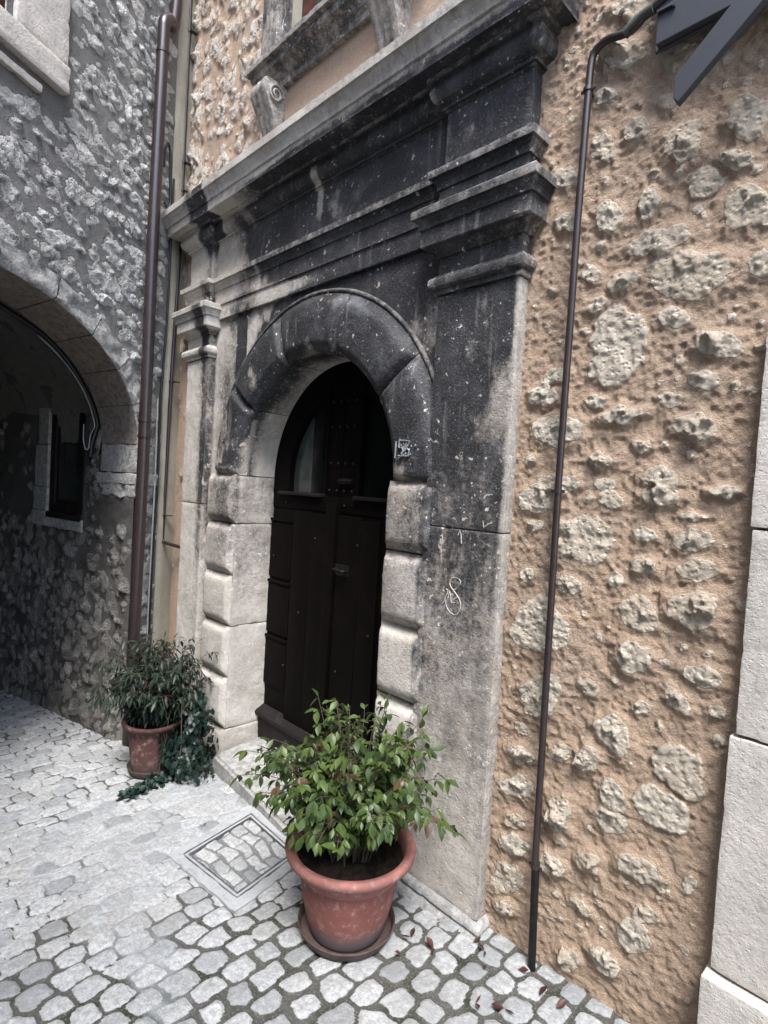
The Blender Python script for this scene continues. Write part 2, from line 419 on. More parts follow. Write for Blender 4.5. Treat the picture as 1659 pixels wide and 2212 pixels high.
def soot_field(P):
    x, y, z = P[..., 0], P[..., 1], P[..., 2]
    s = np.zeros_like(x)
    def blob(cx, cz, rx, rz, val, cur):
        d = np.hypot((x-cx)/rx, (z-cz)/rz); k = 1-sstep(.6, 1.25, d); return cur*(1-k)+val*k
    # general: black above the springing, paler to the left and below
    s = .93*sstep(-.1, .2, z)*sstep(-3.42, -3.2, x)
    s = np.maximum(s, .50*sstep(-1.0, -.1, z)*sstep(-3.36, -3.2, x))
    # mottled right pilaster and right blocks
    rt = (x > -1.75)
    s = np.where(rt & (z < .75), .20+.26*sstep(-1.5, -.6, z)+.18*sstep(-.6, -.05, z)+.32*sstep(.0, .60, z), s)
    s = np.where(rt & (x < PR[0]-.0) & (z < .05), .06+.42*sstep(-1.0, -.1, z), s); s = np.where(rt & (x < PR[0]) & (z >= .05) & (z < 1.0), .86, s)
    # entablature: pale to the left
    ent = z > 1.0
    s = np.where(ent, .16+.80*sstep(-3.35, -2.65, x), s)
    s = np.where(ent & (z > 1.1) & (z < 1.26), .14+.82*sstep(-3.30, -2.5, x), s)
    s = blob(-2.33, 1.46, .035, .17, .28, s); s = blob(-2.87, 1.22, .018, .26, .36, s); s = blob(-2.75, 1.05, .5, .05, .4, s)
    s = np.where((x > -3.33) & (x < -3.12) & (z > .1) & (z < 1.0), np.maximum(s*.55, .35), s)
    # cornice fascia and crown stay pale in front
    s = np.where(z > 1.615, .16+.14*sstep(-2.6, -1.6, x), s); s = np.where((z > 1.612) & (z < 1.648), .16+.34*sstep(-3.3, -2.4, x), s)
    s = np.where((z > 1.58) & (z <= 1.615), .97*sstep(-3.2, -2.5, x), s)
    s = np.where((z > 1.5) & (x < -3.25) & (x > -3.5), .7, s)
    # left pilaster: dark runs at its right edge
    s = np.where((x < PL[1]+.035), .10+.62*np.exp(-((x+3.415)/.06)**2)*sstep(-1.5, .3, z), s)
    # right capital / ressaut ends weather pale
    s = np.where((x > -1.10) & (z < 1.6), .58, s); s = np.where((x > -1.13) & (z < .78), .36, s)
    s = np.where((x > PR[0]-.1) & (z > .78) & (z < 1.1) & (x <= -1.10), .66, s)
    # reveal: first two courses mottled, deeper ones clean
    rv = (x < -2.9) & (x > -3.0) & (y > 1.74)
    s = np.where(rv, np.where(z < -.2, .34*sstep(-1.3, -.3, z), .36), s)
    s = np.where((y > 1.80) & (z > .1) & (z < .75), .40, s)
    s = s-.46*sstep(.48, .70, fbm(P*np.array([1, 1, .6])+9, 5.0, 4, 61))*sstep(.6, .9, s)
    q_ = np.stack([x*1., y*0, z*.55], -1); s = s+1.5*(fbm(q_+4, 7, 3, 91)-.5)*np.clip(3.2*s*(1-s), 0, 1)*sstep(-2.3, -2.7, x)*sstep(.5, 1., z)
    return np.clip(s, 0, 1)
def soot(me, off=Vector((0, 0, 0))):
    n = len(me.vertices); co = np.empty(n*3, np.float32); me.vertices.foreach_get('co', co); co = co.reshape(-1, 3)+np.array(off)
    a = me.attributes.new('soot', 'FLOAT', 'POINT'); a.data.foreach_set('value', soot_field(co.astype(float)).astype(np.float32))

# ================================================================ the ochre house
house = empty('ochre_house', (-2.0, YW, -1.6), label='ochre rubble-stone house front with the carved portal set in it', cat='house')
import json
ST = json.loads('''[[0,[-0.747,1.368],[-0.778,1.358],[-0.836,1.373],[-0.887,1.407],[-0.9,1.438],[-0.866,1.448],[-0.807,1.43],[-0.759,1.398]],[0,[-0.738,1.49],[-0.773,1.494],[-0.832,1.524],[-0.881,1.564],[-0.889,1.589],[-0.85,1.583],[-0.79,1.552],[-0.744,1.514]],[0,[-0.828,1.287],[-0.844,1.278],[-0.876,1.282],[-0.905,1.298],[-0.914,1.317],[-0.897,1.327],[-0.865,1.322],[-0.836,1.305]],[0,[-0.721,1.14],[-0.73,1.117],[-0.758,1.115],[-0.788,1.136],[-0.803,1.167],[-0.793,1.191],[-0.765,1.192],[-0.736,1.171]],[0,[-0.826,1.127],[-0.821,1.089],[-0.842,1.08],[-0.877,1.106],[-0.906,1.153],[-0.91,1.192],[-0.888,1.201],[-0.853,1.173]],[0,[-0.566,1.068],[-0.569,1.025],[-0.603,1.002],[-0.648,1.011],[-0.679,1.049],[-0.676,1.094],[-0.64,1.117],[-0.595,1.105]],[0,[-0.412,1.04],[-0.419,0.999],[-0.45,0.993],[-0.488,1.027],[-0.511,1.082],[-0.503,1.125],[-0.471,1.128],[-0.434,1.093]],[0,[-0.439,0.927],[-0.461,0.925],[-0.494,0.941],[-0.519,0.967],[-0.521,0.986],[-0.498,0.987],[-0.464,0.97],[-0.44,0.945]],[0,[-0.681,0.887],[-0.694,0.863],[-0.716,0.868],[-0.732,0.899],[-0.734,0.937],[-0.72,0.96],[-0.698,0.955],[-0.682,0.924]],[0,[-0.382,0.796],[-0.403,0.765],[-0.449,0.765],[-0.492,0.798],[-0.507,0.844],[-0.483,0.876],[-0.437,0.874],[-0.396,0.84]],[0,[-0.793,0.881],[-0.817,0.863],[-0.851,0.875],[-0.875,0.91],[-0.875,0.947],[-0.849,0.964],[-0.815,0.951],[-0.793,0.917]],[0,[-0.944,1.075],[-0.957,1.054],[-0.99,1.051],[-1.025,1.069],[-1.04,1.097],[-1.026,1.119],[-0.992,1.12],[-0.959,1.102]],[0,[-0.574,0.778],[-0.614,0.759],[-0.689,0.756],[-0.756,0.77],[-0.772,0.794],[-0.725,0.813],[-0.648,0.815],[-0.587,0.8]],[0,[-0.456,0.621],[-0.509,0.595],[-0.6,0.608],[-0.679,0.658],[-0.692,0.714],[-0.631,0.739],[-0.538,0.72],[-0.468,0.672]],[0,[-0.711,0.694],[-0.733,0.677],[-0.775,0.669],[-0.815,0.675],[-0.826,0.692],[-0.803,0.709],[-0.759,0.717],[-0.721,0.71]],[0,[-0.812,0.648],[-0.821,0.628],[-0.846,0.613],[-0.873,0.612],[-0.886,0.625],[-0.877,0.645],[-0.851,0.66],[-0.824,0.661]],[0,[-0.561,0.537],[-0.583,0.527],[-0.621,0.531],[-0.651,0.548],[-0.656,0.568],[-0.633,0.578],[-0.595,0.573],[-0.566,0.556]],[0,[-0.422,0.427],[-0.453,0.416],[-0.502,0.429],[-0.539,0.459],[-0.541,0.488],[-0.507,0.499],[-0.458,0.484],[-0.424,0.455]],[0,[-0.47,0.343],[-0.492,0.334],[-0.527,0.342],[-0.554,0.362],[-0.555,0.383],[-0.531,0.391],[-0.496,0.383],[-0.471,0.363]],[0,[-0.568,0.298],[-0.587,0.29],[-0.615,0.295],[-0.636,0.311],[-0.637,0.328],[-0.618,0.336],[-0.589,0.33],[-0.569,0.314]],[0,[-0.926,0.424],[-0.941,0.404],[-0.974,0.394],[-1.007,0.4],[-1.02,0.419],[-1.004,0.44],[-0.97,0.45],[-0.938,0.443]],[0,[-0.796,0.314],[-0.813,0.303],[-0.841,0.304],[-0.864,0.315],[-0.868,0.331],[-0.851,0.341],[-0.822,0.34],[-0.8,0.329]],[0,[-0.944,0.344],[-0.975,0.329],[-1.027,0.331],[-1.069,0.348],[-1.076,0.371],[-1.043,0.386],[-0.991,0.383],[-0.951,0.366]],[0,[-0.672,0.276],[-0.705,0.264],[-0.761,0.258],[-0.809,0.261],[-0.817,0.273],[-0.781,0.285],[-0.723,0.291],[-0.679,0.287]],[0,[-0.466,0.209],[-0.498,0.195],[-0.546,0.203],[-0.584,0.229],[-0.586,0.256],[-0.552,0.269],[-0.503,0.26],[-0.469,0.235]],[0,[-0.867,0.213],[-0.913,0.192],[-0.988,0.196],[-1.048,0.225],[-1.055,0.262],[-1.004,0.284],[-0.928,0.278],[-0.873,0.248]],[0,[-0.646,0.171],[-0.659,0.159],[-0.682,0.158],[-0.7,0.168],[-0.703,0.183],[-0.689,0.195],[-0.667,0.196],[-0.649,0.186]],[0,[-0.756,0.123],[-0.781,0.115],[-0.82,0.12],[-0.85,0.134],[-0.852,0.15],[-0.825,0.158],[-0.786,0.152],[-0.758,0.138]],[0,[-1.03,0.13],[-1.04,0.118],[-1.057,0.116],[-1.07,0.126],[-1.073,0.141],[-1.063,0.152],[-1.047,0.154],[-1.033,0.144]],[0,[-0.555,0.065],[-0.585,0.049],[-0.63,0.053],[-0.665,0.076],[-0.666,0.104],[-0.635,0.121],[-0.589,0.115],[-0.557,0.093]],[0,[-0.371,0.644],[-0.384,0.627],[-0.407,0.63],[-0.427,0.652],[-0.431,0.68],[-0.417,0.697],[-0.394,0.693],[-0.375,0.672]],[0,[-0.745,0.054],[-0.763,0.042],[-0.793,0.039],[-0.817,0.048],[-0.821,0.063],[-0.802,0.076],[-0.772,0.078],[-0.748,0.069]],[0,[-0.859,0.047],[-0.896,0.028],[-0.957,0.024],[-1.008,0.036],[-1.016,0.06],[-0.976,0.079],[-0.914,0.082],[-0.866,0.069]],[0,[-0.995,0.706],[-1.003,0.701],[-1.015,0.703],[-1.026,0.711],[-1.028,0.72],[-1.02,0.725],[-1.007,0.723],[-0.997,0.715]],[0,[-0.846,0.728],[-0.861,0.716],[-0.887,0.72],[-0.909,0.738],[-0.913,0.758],[-0.897,0.769],[-0.871,0.764],[-0.85,0.747]],[0,[-0.557,0.845],[-0.563,0.84],[-0.574,0.842],[-0.584,0.851],[-0.585,0.861],[-0.579,0.867],[-0.567,0.864],[-0.558,0.855]],[0,[-0.92,0.908],[-0.94,0.895],[-0.974,0.902],[-1.002,0.926],[-1.007,0.953],[-0.986,0.967],[-0.952,0.959],[-0.925,0.934]],[0,[-0.644,1.187],[-0.653,1.174],[-0.675,1.174],[-0.696,1.186],[-0.705,1.204],[-0.696,1.217],[-0.674,1.217],[-0.653,1.204]],[0,[-0.861,0.55],[-0.87,0.545],[-0.885,0.547],[-0.897,0.554],[-0.899,0.563],[-0.89,0.568],[-0.875,0.566],[-0.863,0.559]],[0,[-0.602,1.305],[-0.612,1.277],[-0.646,1.269],[-0.684,1.287],[-0.705,1.32],[-0.694,1.349],[-0.659,1.355],[-0.621,1.337]],[0,[-0.922,-0.007],[-0.959,-0.036],[-1.021,-0.043],[-1.074,-0.024],[-1.083,0.012],[-1.042,0.041],[-0.979,0.047],[-0.93,0.027]],[0,[-0.717,-0.005],[-0.742,-0.013],[-0.777,-0.006],[-0.8,0.015],[-0.797,0.035],[-0.771,0.044],[-0.737,0.035],[-0.715,0.015]],[0,[-0.549,0.025],[-0.576,0.007],[-0.622,0.002],[-0.66,0.014],[-0.666,0.036],[-0.637,0.054],[-0.59,0.058],[-0.555,0.046]],[0,[-0.395,0.05],[-0.416,0.042],[-0.451,0.04],[-0.48,0.044],[-0.484,0.053],[-0.461,0.061],[-0.425,0.064],[-0.398,0.059]],[0,[-0.476,-0.025],[-0.497,-0.029],[-0.53,-0.03],[-0.557,-0.028],[-0.56,-0.023],[-0.538,-0.019],[-0.505,-0.018],[-0.479,-0.02]],[0,[-0.985,-0.094],[-1.002,-0.106],[-1.03,-0.11],[-1.054,-0.103],[-1.057,-0.089],[-1.04,-0.077],[-1.011,-0.073],[-0.988,-0.08]],[0,[-0.606,-0.094],[-0.626,-0.106],[-0.658,-0.108],[-0.684,-0.098],[-0.686,-0.082],[-0.665,-0.07],[-0.633,-0.069],[-0.609,-0.079]],[0,[-0.457,-0.092],[-0.482,-0.113],[-0.524,-0.12],[-0.559,-0.108],[-0.565,-0.085],[-0.538,-0.064],[-0.495,-0.058],[-0.462,-0.069]],[0,[-0.595,-0.183],[-0.612,-0.2],[-0.641,-0.206],[-0.665,-0.197],[-0.669,-0.179],[-0.651,-0.162],[-0.622,-0.157],[-0.599,-0.166]],[0,[-0.436,-0.176],[-0.463,-0.196],[-0.51,-0.206],[-0.548,-0.197],[-0.554,-0.176],[-0.524,-0.154],[-0.478,-0.146],[-0.442,-0.155]],[0,[-1.005,-0.275],[-1.016,-0.293],[-1.036,-0.299],[-1.053,-0.287],[-1.057,-0.266],[-1.045,-0.248],[-1.025,-0.243],[-1.008,-0.254]],[0,[-0.829,-0.295],[-0.857,-0.308],[-0.893,-0.304],[-0.918,-0.285],[-0.915,-0.262],[-0.886,-0.25],[-0.85,-0.254],[-0.827,-0.273]],[0,[-0.701,-0.252],[-0.717,-0.266],[-0.736,-0.265],[-0.747,-0.248],[-0.742,-0.226],[-0.726,-0.212],[-0.707,-0.214],[-0.697,-0.23]],[0,[-0.852,-0.462],[-0.919,-0.511],[-1.015,-0.517],[-1.085,-0.474],[-1.08,-0.406],[-1.005,-0.358],[-0.909,-0.357],[-0.848,-0.4]],[0,[-0.595,-0.362],[-0.633,-0.38],[-0.678,-0.368],[-0.702,-0.332],[-0.69,-0.295],[-0.65,-0.278],[-0.606,-0.292],[-0.584,-0.326]],[0,[-0.426,-0.299],[-0.462,-0.329],[-0.517,-0.333],[-0.56,-0.309],[-0.562,-0.27],[-0.522,-0.241],[-0.467,-0.238],[-0.428,-0.263]],[0,[-0.726,-0.391],[-0.729,-0.396],[-0.735,-0.397],[-0.74,-0.396],[-0.74,-0.391],[-0.737,-0.387],[-0.731,-0.385],[-0.727,-0.387]],[0,[-0.595,-0.484],[-0.63,-0.509],[-0.675,-0.509],[-0.704,-0.481],[-0.698,-0.442],[-0.662,-0.416],[-0.617,-0.419],[-0.59,-0.446]],[0,[-0.502,-0.403],[-0.507,-0.412],[-0.516,-0.415],[-0.523,-0.411],[-0.524,-0.401],[-0.519,-0.393],[-0.511,-0.39],[-0.504,-0.394]],[0,[-0.433,-0.401],[-0.441,-0.41],[-0.453,-0.414],[-0.464,-0.411],[-0.465,-0.403],[-0.458,-0.395],[-0.445,-0.391],[-0.435,-0.394]],[0,[-0.546,-0.456],[-0.552,-0.464],[-0.563,-0.467],[-0.572,-0.465],[-0.574,-0.457],[-0.567,-0.45],[-0.556,-0.446],[-0.547,-0.449]],[0,[-0.401,-0.477],[-0.431,-0.494],[-0.475,-0.496],[-0.508,-0.481],[-0.509,-0.458],[-0.477,-0.442],[-0.432,-0.441],[-0.402,-0.456]],[0,[-0.889,-0.707],[-0.941,-0.757],[-0.995,-0.759],[-1.02,-0.71],[-0.998,-0.639],[-0.944,-0.59],[-0.891,-0.591],[-0.869,-0.639]],[0,[-0.75,-0.619],[-0.777,-0.626],[-0.81,-0.617],[-0.828,-0.596],[-0.82,-0.575],[-0.792,-0.568],[-0.76,-0.578],[-0.743,-0.599]],[0,[-0.49,-0.589],[-0.514,-0.586],[-0.539,-0.566],[-0.552,-0.539],[-0.543,-0.523],[-0.518,-0.526],[-0.493,-0.547],[-0.481,-0.573]],[0,[-0.592,-0.613],[-0.606,-0.627],[-0.626,-0.631],[-0.641,-0.623],[-0.641,-0.607],[-0.627,-0.593],[-0.607,-0.589],[-0.593,-0.597]],[0,[-0.396,-0.563],[-0.41,-0.573],[-0.428,-0.573],[-0.44,-0.563],[-0.438,-0.548],[-0.424,-0.538],[-0.406,-0.538],[-0.394,-0.548]],[0,[-0.647,-0.773],[-0.691,-0.772],[-0.733,-0.737],[-0.747,-0.689],[-0.724,-0.657],[-0.68,-0.66],[-0.64,-0.695],[-0.627,-0.742]],[0,[-0.978,-0.834],[-1.002,-0.836],[-1.032,-0.826],[-1.05,-0.81],[-1.045,-0.797],[-1.02,-0.795],[-0.991,-0.805],[-0.973,-0.821]],[0,[-0.958,-0.91],[-0.991,-0.925],[-1.036,-0.926],[-1.066,-0.912],[-1.063,-0.892],[-1.028,-0.878],[-0.984,-0.878],[-0.955,-0.891]],[0,[-0.821,-0.838],[-0.838,-0.863],[-0.867,-0.876],[-0.89,-0.87],[-0.895,-0.848],[-0.878,-0.823],[-0.849,-0.81],[-0.826,-0.816]],[0,[-0.734,-0.839],[-0.761,-0.866],[-0.789,-0.868],[-0.802,-0.843],[-0.792,-0.806],[-0.765,-0.779],[-0.737,-0.778],[-0.725,-0.803]],[0,[-0.644,-0.951],[-0.68,-0.957],[-0.716,-0.936],[-0.729,-0.901],[-0.713,-0.872],[-0.676,-0.867],[-0.642,-0.888],[-0.629,-0.922]],[0,[-0.934,-1.006],[-0.97,-1.038],[-1.028,-1.061],[-1.074,-1.061],[-1.079,-1.037],[-1.04,-1.004],[-0.982,-0.982],[-0.939,-0.983]],[0,[-0.812,-1.053],[-0.83,-1.104],[-0.858,-1.121],[-0.879,-1.092],[-0.881,-1.034],[-0.862,-0.983],[-0.835,-0.967],[-0.814,-0.997]],[0,[-0.635,-1.005],[-0.668,-1.025],[-0.709,-1.024],[-0.733,-1.002],[-0.726,-0.973],[-0.691,-0.953],[-0.651,-0.955],[-0.628,-0.977]],[0,[-0.966,-1.139],[-0.99,-1.161],[-1.026,-1.174],[-1.054,-1.171],[-1.055,-1.152],[-1.029,-1.13],[-0.993,-1.117],[-0.967,-1.121]],[0,[-0.94,-1.224],[-0.979,-1.254],[-1.037,-1.273],[-1.079,-1.267],[-1.079,-1.241],[-1.037,-1.21],[-0.979,-1.193],[-0.94,-1.199]],[0,[-0.82,-1.235],[-0.851,-1.258],[-0.887,-1.261],[-0.908,-1.241],[-0.899,-1.211],[-0.866,-1.189],[-0.83,-1.187],[-0.811,-1.206]],[0,[-0.714,-1.179],[-0.743,-1.19],[-0.77,-1.178],[-0.778,-1.15],[-0.762,-1.123],[-0.732,-1.113],[-0.706,-1.125],[-0.699,-1.153]],[0,[-0.526,-1.095],[-0.562,-1.123],[-0.612,-1.134],[-0.647,-1.12],[-0.644,-1.09],[-0.606,-1.061],[-0.556,-1.052],[-0.524,-1.066]],[0,[-0.492,-1.13],[-0.511,-1.133],[-0.536,-1.126],[-0.552,-1.113],[-0.549,-1.102],[-0.529,-1.099],[-0.504,-1.106],[-0.489,-1.119]],[0,[-0.434,-1.072],[-0.443,-1.093],[-0.456,-1.1],[-0.465,-1.089],[-0.464,-1.066],[-0.455,-1.045],[-0.442,-1.038],[-0.433,-1.05]],[0,[-0.973,-1.372],[-1.013,-1.417],[-1.063,-1.433],[-1.093,-1.41],[-1.083,-1.36],[-1.041,-1.315],[-0.992,-1.301],[-0.964,-1.324]],[0,[-0.986,-1.469],[-1.013,-1.489],[-1.049,-1.501],[-1.074,-1.496],[-1.072,-1.479],[-1.045,-1.458],[-1.009,-1.448],[-0.985,-1.452]],[0,[-0.724,-1.328],[-0.749,-1.335],[-0.779,-1.331],[-0.797,-1.316],[-0.792,-1.3],[-0.767,-1.293],[-0.737,-1.298],[-0.719,-1.312]],[0,[-0.55,-1.331],[-0.588,-1.356],[-0.628,-1.351],[-0.646,-1.319],[-0.629,-1.278],[-0.59,-1.254],[-0.551,-1.26],[-0.535,-1.292]],[0,[-0.628,-1.459],[-0.663,-1.473],[-0.703,-1.464],[-0.723,-1.436],[-0.71,-1.407],[-0.674,-1.393],[-0.635,-1.403],[-0.617,-1.43]],[0,[-0.754,-1.519],[-0.781,-1.545],[-0.81,-1.552],[-0.825,-1.533],[-0.815,-1.5],[-0.787,-1.474],[-0.759,-1.468],[-0.745,-1.487]],[0,[-0.525,-1.221],[-0.548,-1.242],[-0.578,-1.25],[-0.598,-1.241],[-0.596,-1.219],[-0.573,-1.198],[-0.543,-1.19],[-0.523,-1.2]],[1,[-0.789,0.618],[-0.739,0.595],[-0.657,0.469],[-0.673,0.424],[-0.772,0.387],[-0.865,0.411],[-0.843,0.473],[-0.823,0.59]],[1,[-0.56,0.973],[-0.539,0.957],[-0.504,0.893],[-0.522,0.881],[-0.586,0.895],[-0.601,0.944]],[2,[-0.551,-0.704],[-0.474,-0.689],[-0.424,-0.786],[-0.425,-0.81],[-0.522,-0.821],[-0.562,-0.781]],[2,[-0.591,-0.814],[-0.542,-0.83],[-0.453,-0.882],[-0.457,-0.919],[-0.5,-0.94],[-0.593,-0.926]],[0,[-0.976,-0.129],[-0.88,-0.055],[-0.779,-0.04],[-0.764,-0.184],[-0.878,-0.191],[-0.981,-0.176]]]''')
def build_ochre():
    rng = np.random.RandomState(5)
    # right of the portal: the stones of the photograph
    stones = [poly_stone(s[1:]) for s in ST]; flat = {i for i, s in enumerate(ST) if s[0]}
    extra = scatter(-1.08, -.35, -1.5, 1.7, 150, .006, .018, 1.1, rng, 0, .5, 1.15, stones)
    stones += extra
    stones += scatter(-.3, .9, -1.5, 1.8, 60, .02, .08, 1.2, rng, 0, .4, .9)
    u = axis([(-1.2, -.34, .0042), (-.34, 1.2, .03)]); v = axis([(-1.75, 1.85, .0042)])
    U, V, H, S, T = stonefield(u, v, stones, .0232*1.45, .85, .75, 1, flat)
    P3 = np.stack([U, V, U*0], -1)
    H = H+.012*(fbm(P3, 3, 3, 4)-.5)+.012*(fbm(P3, 9, 4, 6)-.5)+.009*(fbm(P3, 26, 3, 7, True)-.5)+.011*(fbm(P3, 75, 3, 8)-.5)
    for g, k in ((U+.365, 1),):
        pass
    P = np.stack([U, YW-.004-H, V], -1)
    me = grid_mesh('wall', P, None, {'stone': S, 'tone': T}, flip=False)
    link('wall', me, M_OCHRE, house, 180)
    # left and above the portal: dense broken rubble
    st = scatter(-4.0, -2.7, .9, 3.45, 620, .016, .062, 1.15, rng, -.1, .6, .56)
    st += scatter(-3.98, -3.66, -1.6, 1.0, 30, .012, .03, 1.1, rng, 0, .5, 1.2)
    st += scatter(-2.7, 1.2, 1.95, 3.45, 260, .02, .09, 1.2, rng, 0, .5, .8)
    u = axis([(-3.985, -2.6, .008), (-2.6, 1.2, .02)]); v = axis([(-1.9, 1.0, .03), (1.0, 3.5, .01), (3.5, 7.0, .25)])
    U, V, H, S, T = stonefield(u, v, st, .032, .75, .5, 2)
    P3 = np.stack([U, V, U*0], -1); H = H+.010*(fbm(P3, 3, 3, 4)-.5)+.004*(fbm(P3, 45, 3, 8)-.5)
    # plain render between and under the window brackets
    pl = ((U > -2.87) & (U < -1.55) & (V < 2.45)); H = np.where(pl, .004*fbm(P3, 30, 3, 8), H); S = np.where(pl, 0, S)
    P = np.stack([U, YW-.004-H, V], -1)
    uc = (U[:-1, :-1]+U[1:, 1:])/2; vc = (V[:-1, :-1]+V[1:, 1:])/2
    keep = ~((uc > -3.60) & (uc < -1.2) & (vc < 1.45)) & ~((uc > -1.2) & (vc < 1.85)) & ~((uc > -2.78) & (uc < -1.87) & (vc > 2.42) & (vc < 3.6))
    me = grid_mesh('upper_wall', P, keep, {'stone': S, 'tone': T})
    link('upper_wall', me, M_OCHRE2, house, 180)
    bm = bmesh.new()
    add_box(bm, -4.1, -3.33, 1.80, 2.4, -2, .975); add_box(bm, -1.43, 1.2, 1.80, 2.4, -2, .975); add_box(bm, -4.1, 1.2, 1.80, 2.4, .975, 2.38)
    add_box(bm, -4.1, -2.78, 1.80, 2.4, 2.38, 7.0); add_box(bm, -1.87, 1.2, 1.80, 2.4, 2.38, 7.0); add_box(bm, -2.78, -1.87, 1.98, 2.4, 2.38, 7.0); add_box(bm, -2.78, -1.87, 1.80, 1.98, 3.6, 7)
    link('wall_core', bm_mesh('core', bm), M_PLASTER, house)
build_ochre()

# upper window with sill on two scroll brackets
def build_upper_window():
    bm = bmesh.new()
    # moulded stone jambs and lintel
    for (a0, a1) in ((-2.93, -2.78), (-1.87, -1.72)):
        add_box(bm, a0, a1, 1.70, 1.80, 2.36, 3.75, .008); add_box(bm, a0+.03, a1-.03, 1.685, 1.7, 2.36, 3.75, .005)
    add_box(bm, -2.93, -1.72, 1.695, 1.80, 3.6, 3.8, .008)
    densify(bm, .05); me = bm_mesh('window', bm); wear(me, .003)
    me.attributes.new('soot', 'FLOAT', 'POINT').data.foreach_set('value', [.55]*len(me.vertices))
    win = link('window', me, M_PORTALW, house, 40)
    bm = bmesh.new()
    prof = [(0, 2.17), (.035, 2.17), (.035, 2.20), (.055, 2.215), (.06, 2.235), (.095, 2.25), (.10, 2.262), (.10, 2.285), (.125, 2.29), (.125, 2.318), (0, 2.33)]
    moulding(bm, prof, -2.86, -1.74, YW-.0, YW)
    densify(bm, .06); me = bm_mesh('sill', bm); wear(me, .003)
    me.attributes.new('soot', 'FLOAT', 'POINT').data.foreach_set('value', (np.array([.52]*len(me.vertices))).tolist())
    link('window_sill', me, M_PORTALW, win, 35)
    for cx in (-2.80, -1.86):
        bm = bmesh.new()
        # side outline of a double scroll, extruded along x, with flutes on the front
        n = 26; nx = 17; W = .15
        out = []
        for i in range(n+1):
            t = i/n; z = 2.17-.36*t
            d = .115*(1-sstep(.18, 1.0, t))+.012+.02*math.exp(-((t-.12)/.1)**2)-.012*math.exp(-((t-.45)/.12)**2)
            out.append((d, z))
        rows = []
        for j in range(nx):
            f = j/(nx-1); x = cx-W/2+W*f; row = []
            for (d, z) in out:
                t = (2.17-z)/.36; ww = 1-.22*t; fl = .009*abs(math.sin(f*math.pi*3))**.6
                row.append(bm.verts.new((cx+(x-cx)*ww, YW-d-fl, z)))
            rows.append(row)
        for A, B in zip(rows, rows[1:]):
            for i in range(n): bm.faces.new((A[i], A[i+1], B[i+1], B[i]))
        for row, sgn in ((rows[0], -1), (rows[-1], 1)):
            bk = [bm.verts.new((v.co.x, YW+.02, v.co.z)) for v in row]
            for i in range(n): bm.faces.new((row[i], row[i+1], bk[i+1], bk[i]))
            # raised volute spiral
            pts = []
            x = row[0].co.x+sgn*.004; c0 = (YW-.075, 2.105)
            for k in range(26):
                a_ = k*.42; r = .05*(1-k/34)
                pts.append((x, c0[0]+r*math.cos(a_)*.95, c0[1]+r*math.sin(a_)))
            tube(bm, pts, .006, 6)
        tp = [bm.verts.new((r[0].co.x, YW+.02, 2.17)) for r in rows]
        for i in range(nx-1): bm.faces.new((rows[i][0], rows[i+1][0], tp[i+1], tp[i]))
        me = bm_mesh('c', bm); wear(me, .003)
        me.attributes.new('soot', 'FLOAT', 'POINT').data.foreach_set('value', [.46]*len(me.vertices))
        link('scroll_bracket', me, M_PORTALW, win, 50)
    bm = bmesh.new(); add_box(bm, -2.78, -2.70, 1.86, 1.93, 2.36, 3.6, .004); add_box(bm, -1.95, -1.87, 1.86, 1.93, 2.36, 3.6, .004); add_box(bm, -2.36, -2.29, 1.86, 1.93, 2.36, 3.6, .004); add_box(bm, -2.70, -1.95, 1.865, 1.925, 2.36, 2.44, .004)
    link('window_frame', bm_mesh('f', bm), M_WIN, win, 40)
    bm = bmesh.new(); add_box(bm, -2.74, -1.9, 1.90, 1.91, 2.4, 3.6); link('pane', bm_mesh('p', bm), M_GLASS, win)
def moulding(bm, prof, x0, x1, yb, yw, endL=True, endR=True):
    """profile [(projection, z)] swept along x with mitred returns to the wall plane yw"""
    cols = []
    pathn = []
    if endL: pathn.append(lambda e: (x0-e, yw))
    pathn.append((lambda e: (x0-e, yb-e)) if endL else (lambda e: (x0, yb-e)))
    N_ = max(2, int((x1-x0)/.06))
    for k in range(1, N_):
        pathn.append(lambda e, k=k: (x0+(x1-x0)*k/N_, yb-e))
    pathn.append((lambda e: (x1+e, yb-e)) if endR else (lambda e: (x1, yb-e)))
    if endR: pathn.append(lambda e: (x1+e, yw))
    for fn in pathn:
        cols.append([bm.verts.new((*fn(e), z)) for e, z in prof])
    for A, B in zip(cols, cols[1:]):
        for i in range(len(prof)-1): bm.faces.new((A[i], A[i+1], B[i+1], B[i]))
build_upper_window()

# ================================================================ the portal
portal = empty('stone_portal', (XC, YP, -1.68), label='arched rusticated stone portal, black with weathering above, cornice over two pilasters', cat='portal')
def pfin(name, bm, amp=.0025, L=.035, mat=None, parent=portal, sm=38, seed=1):
    densify(bm, L); me = bm_mesh(name, bm); wear(me, amp, 16, amp*.5, 70, seed); soot(me)
    return link(name, me, mat or M_PORTAL, parent, sm)
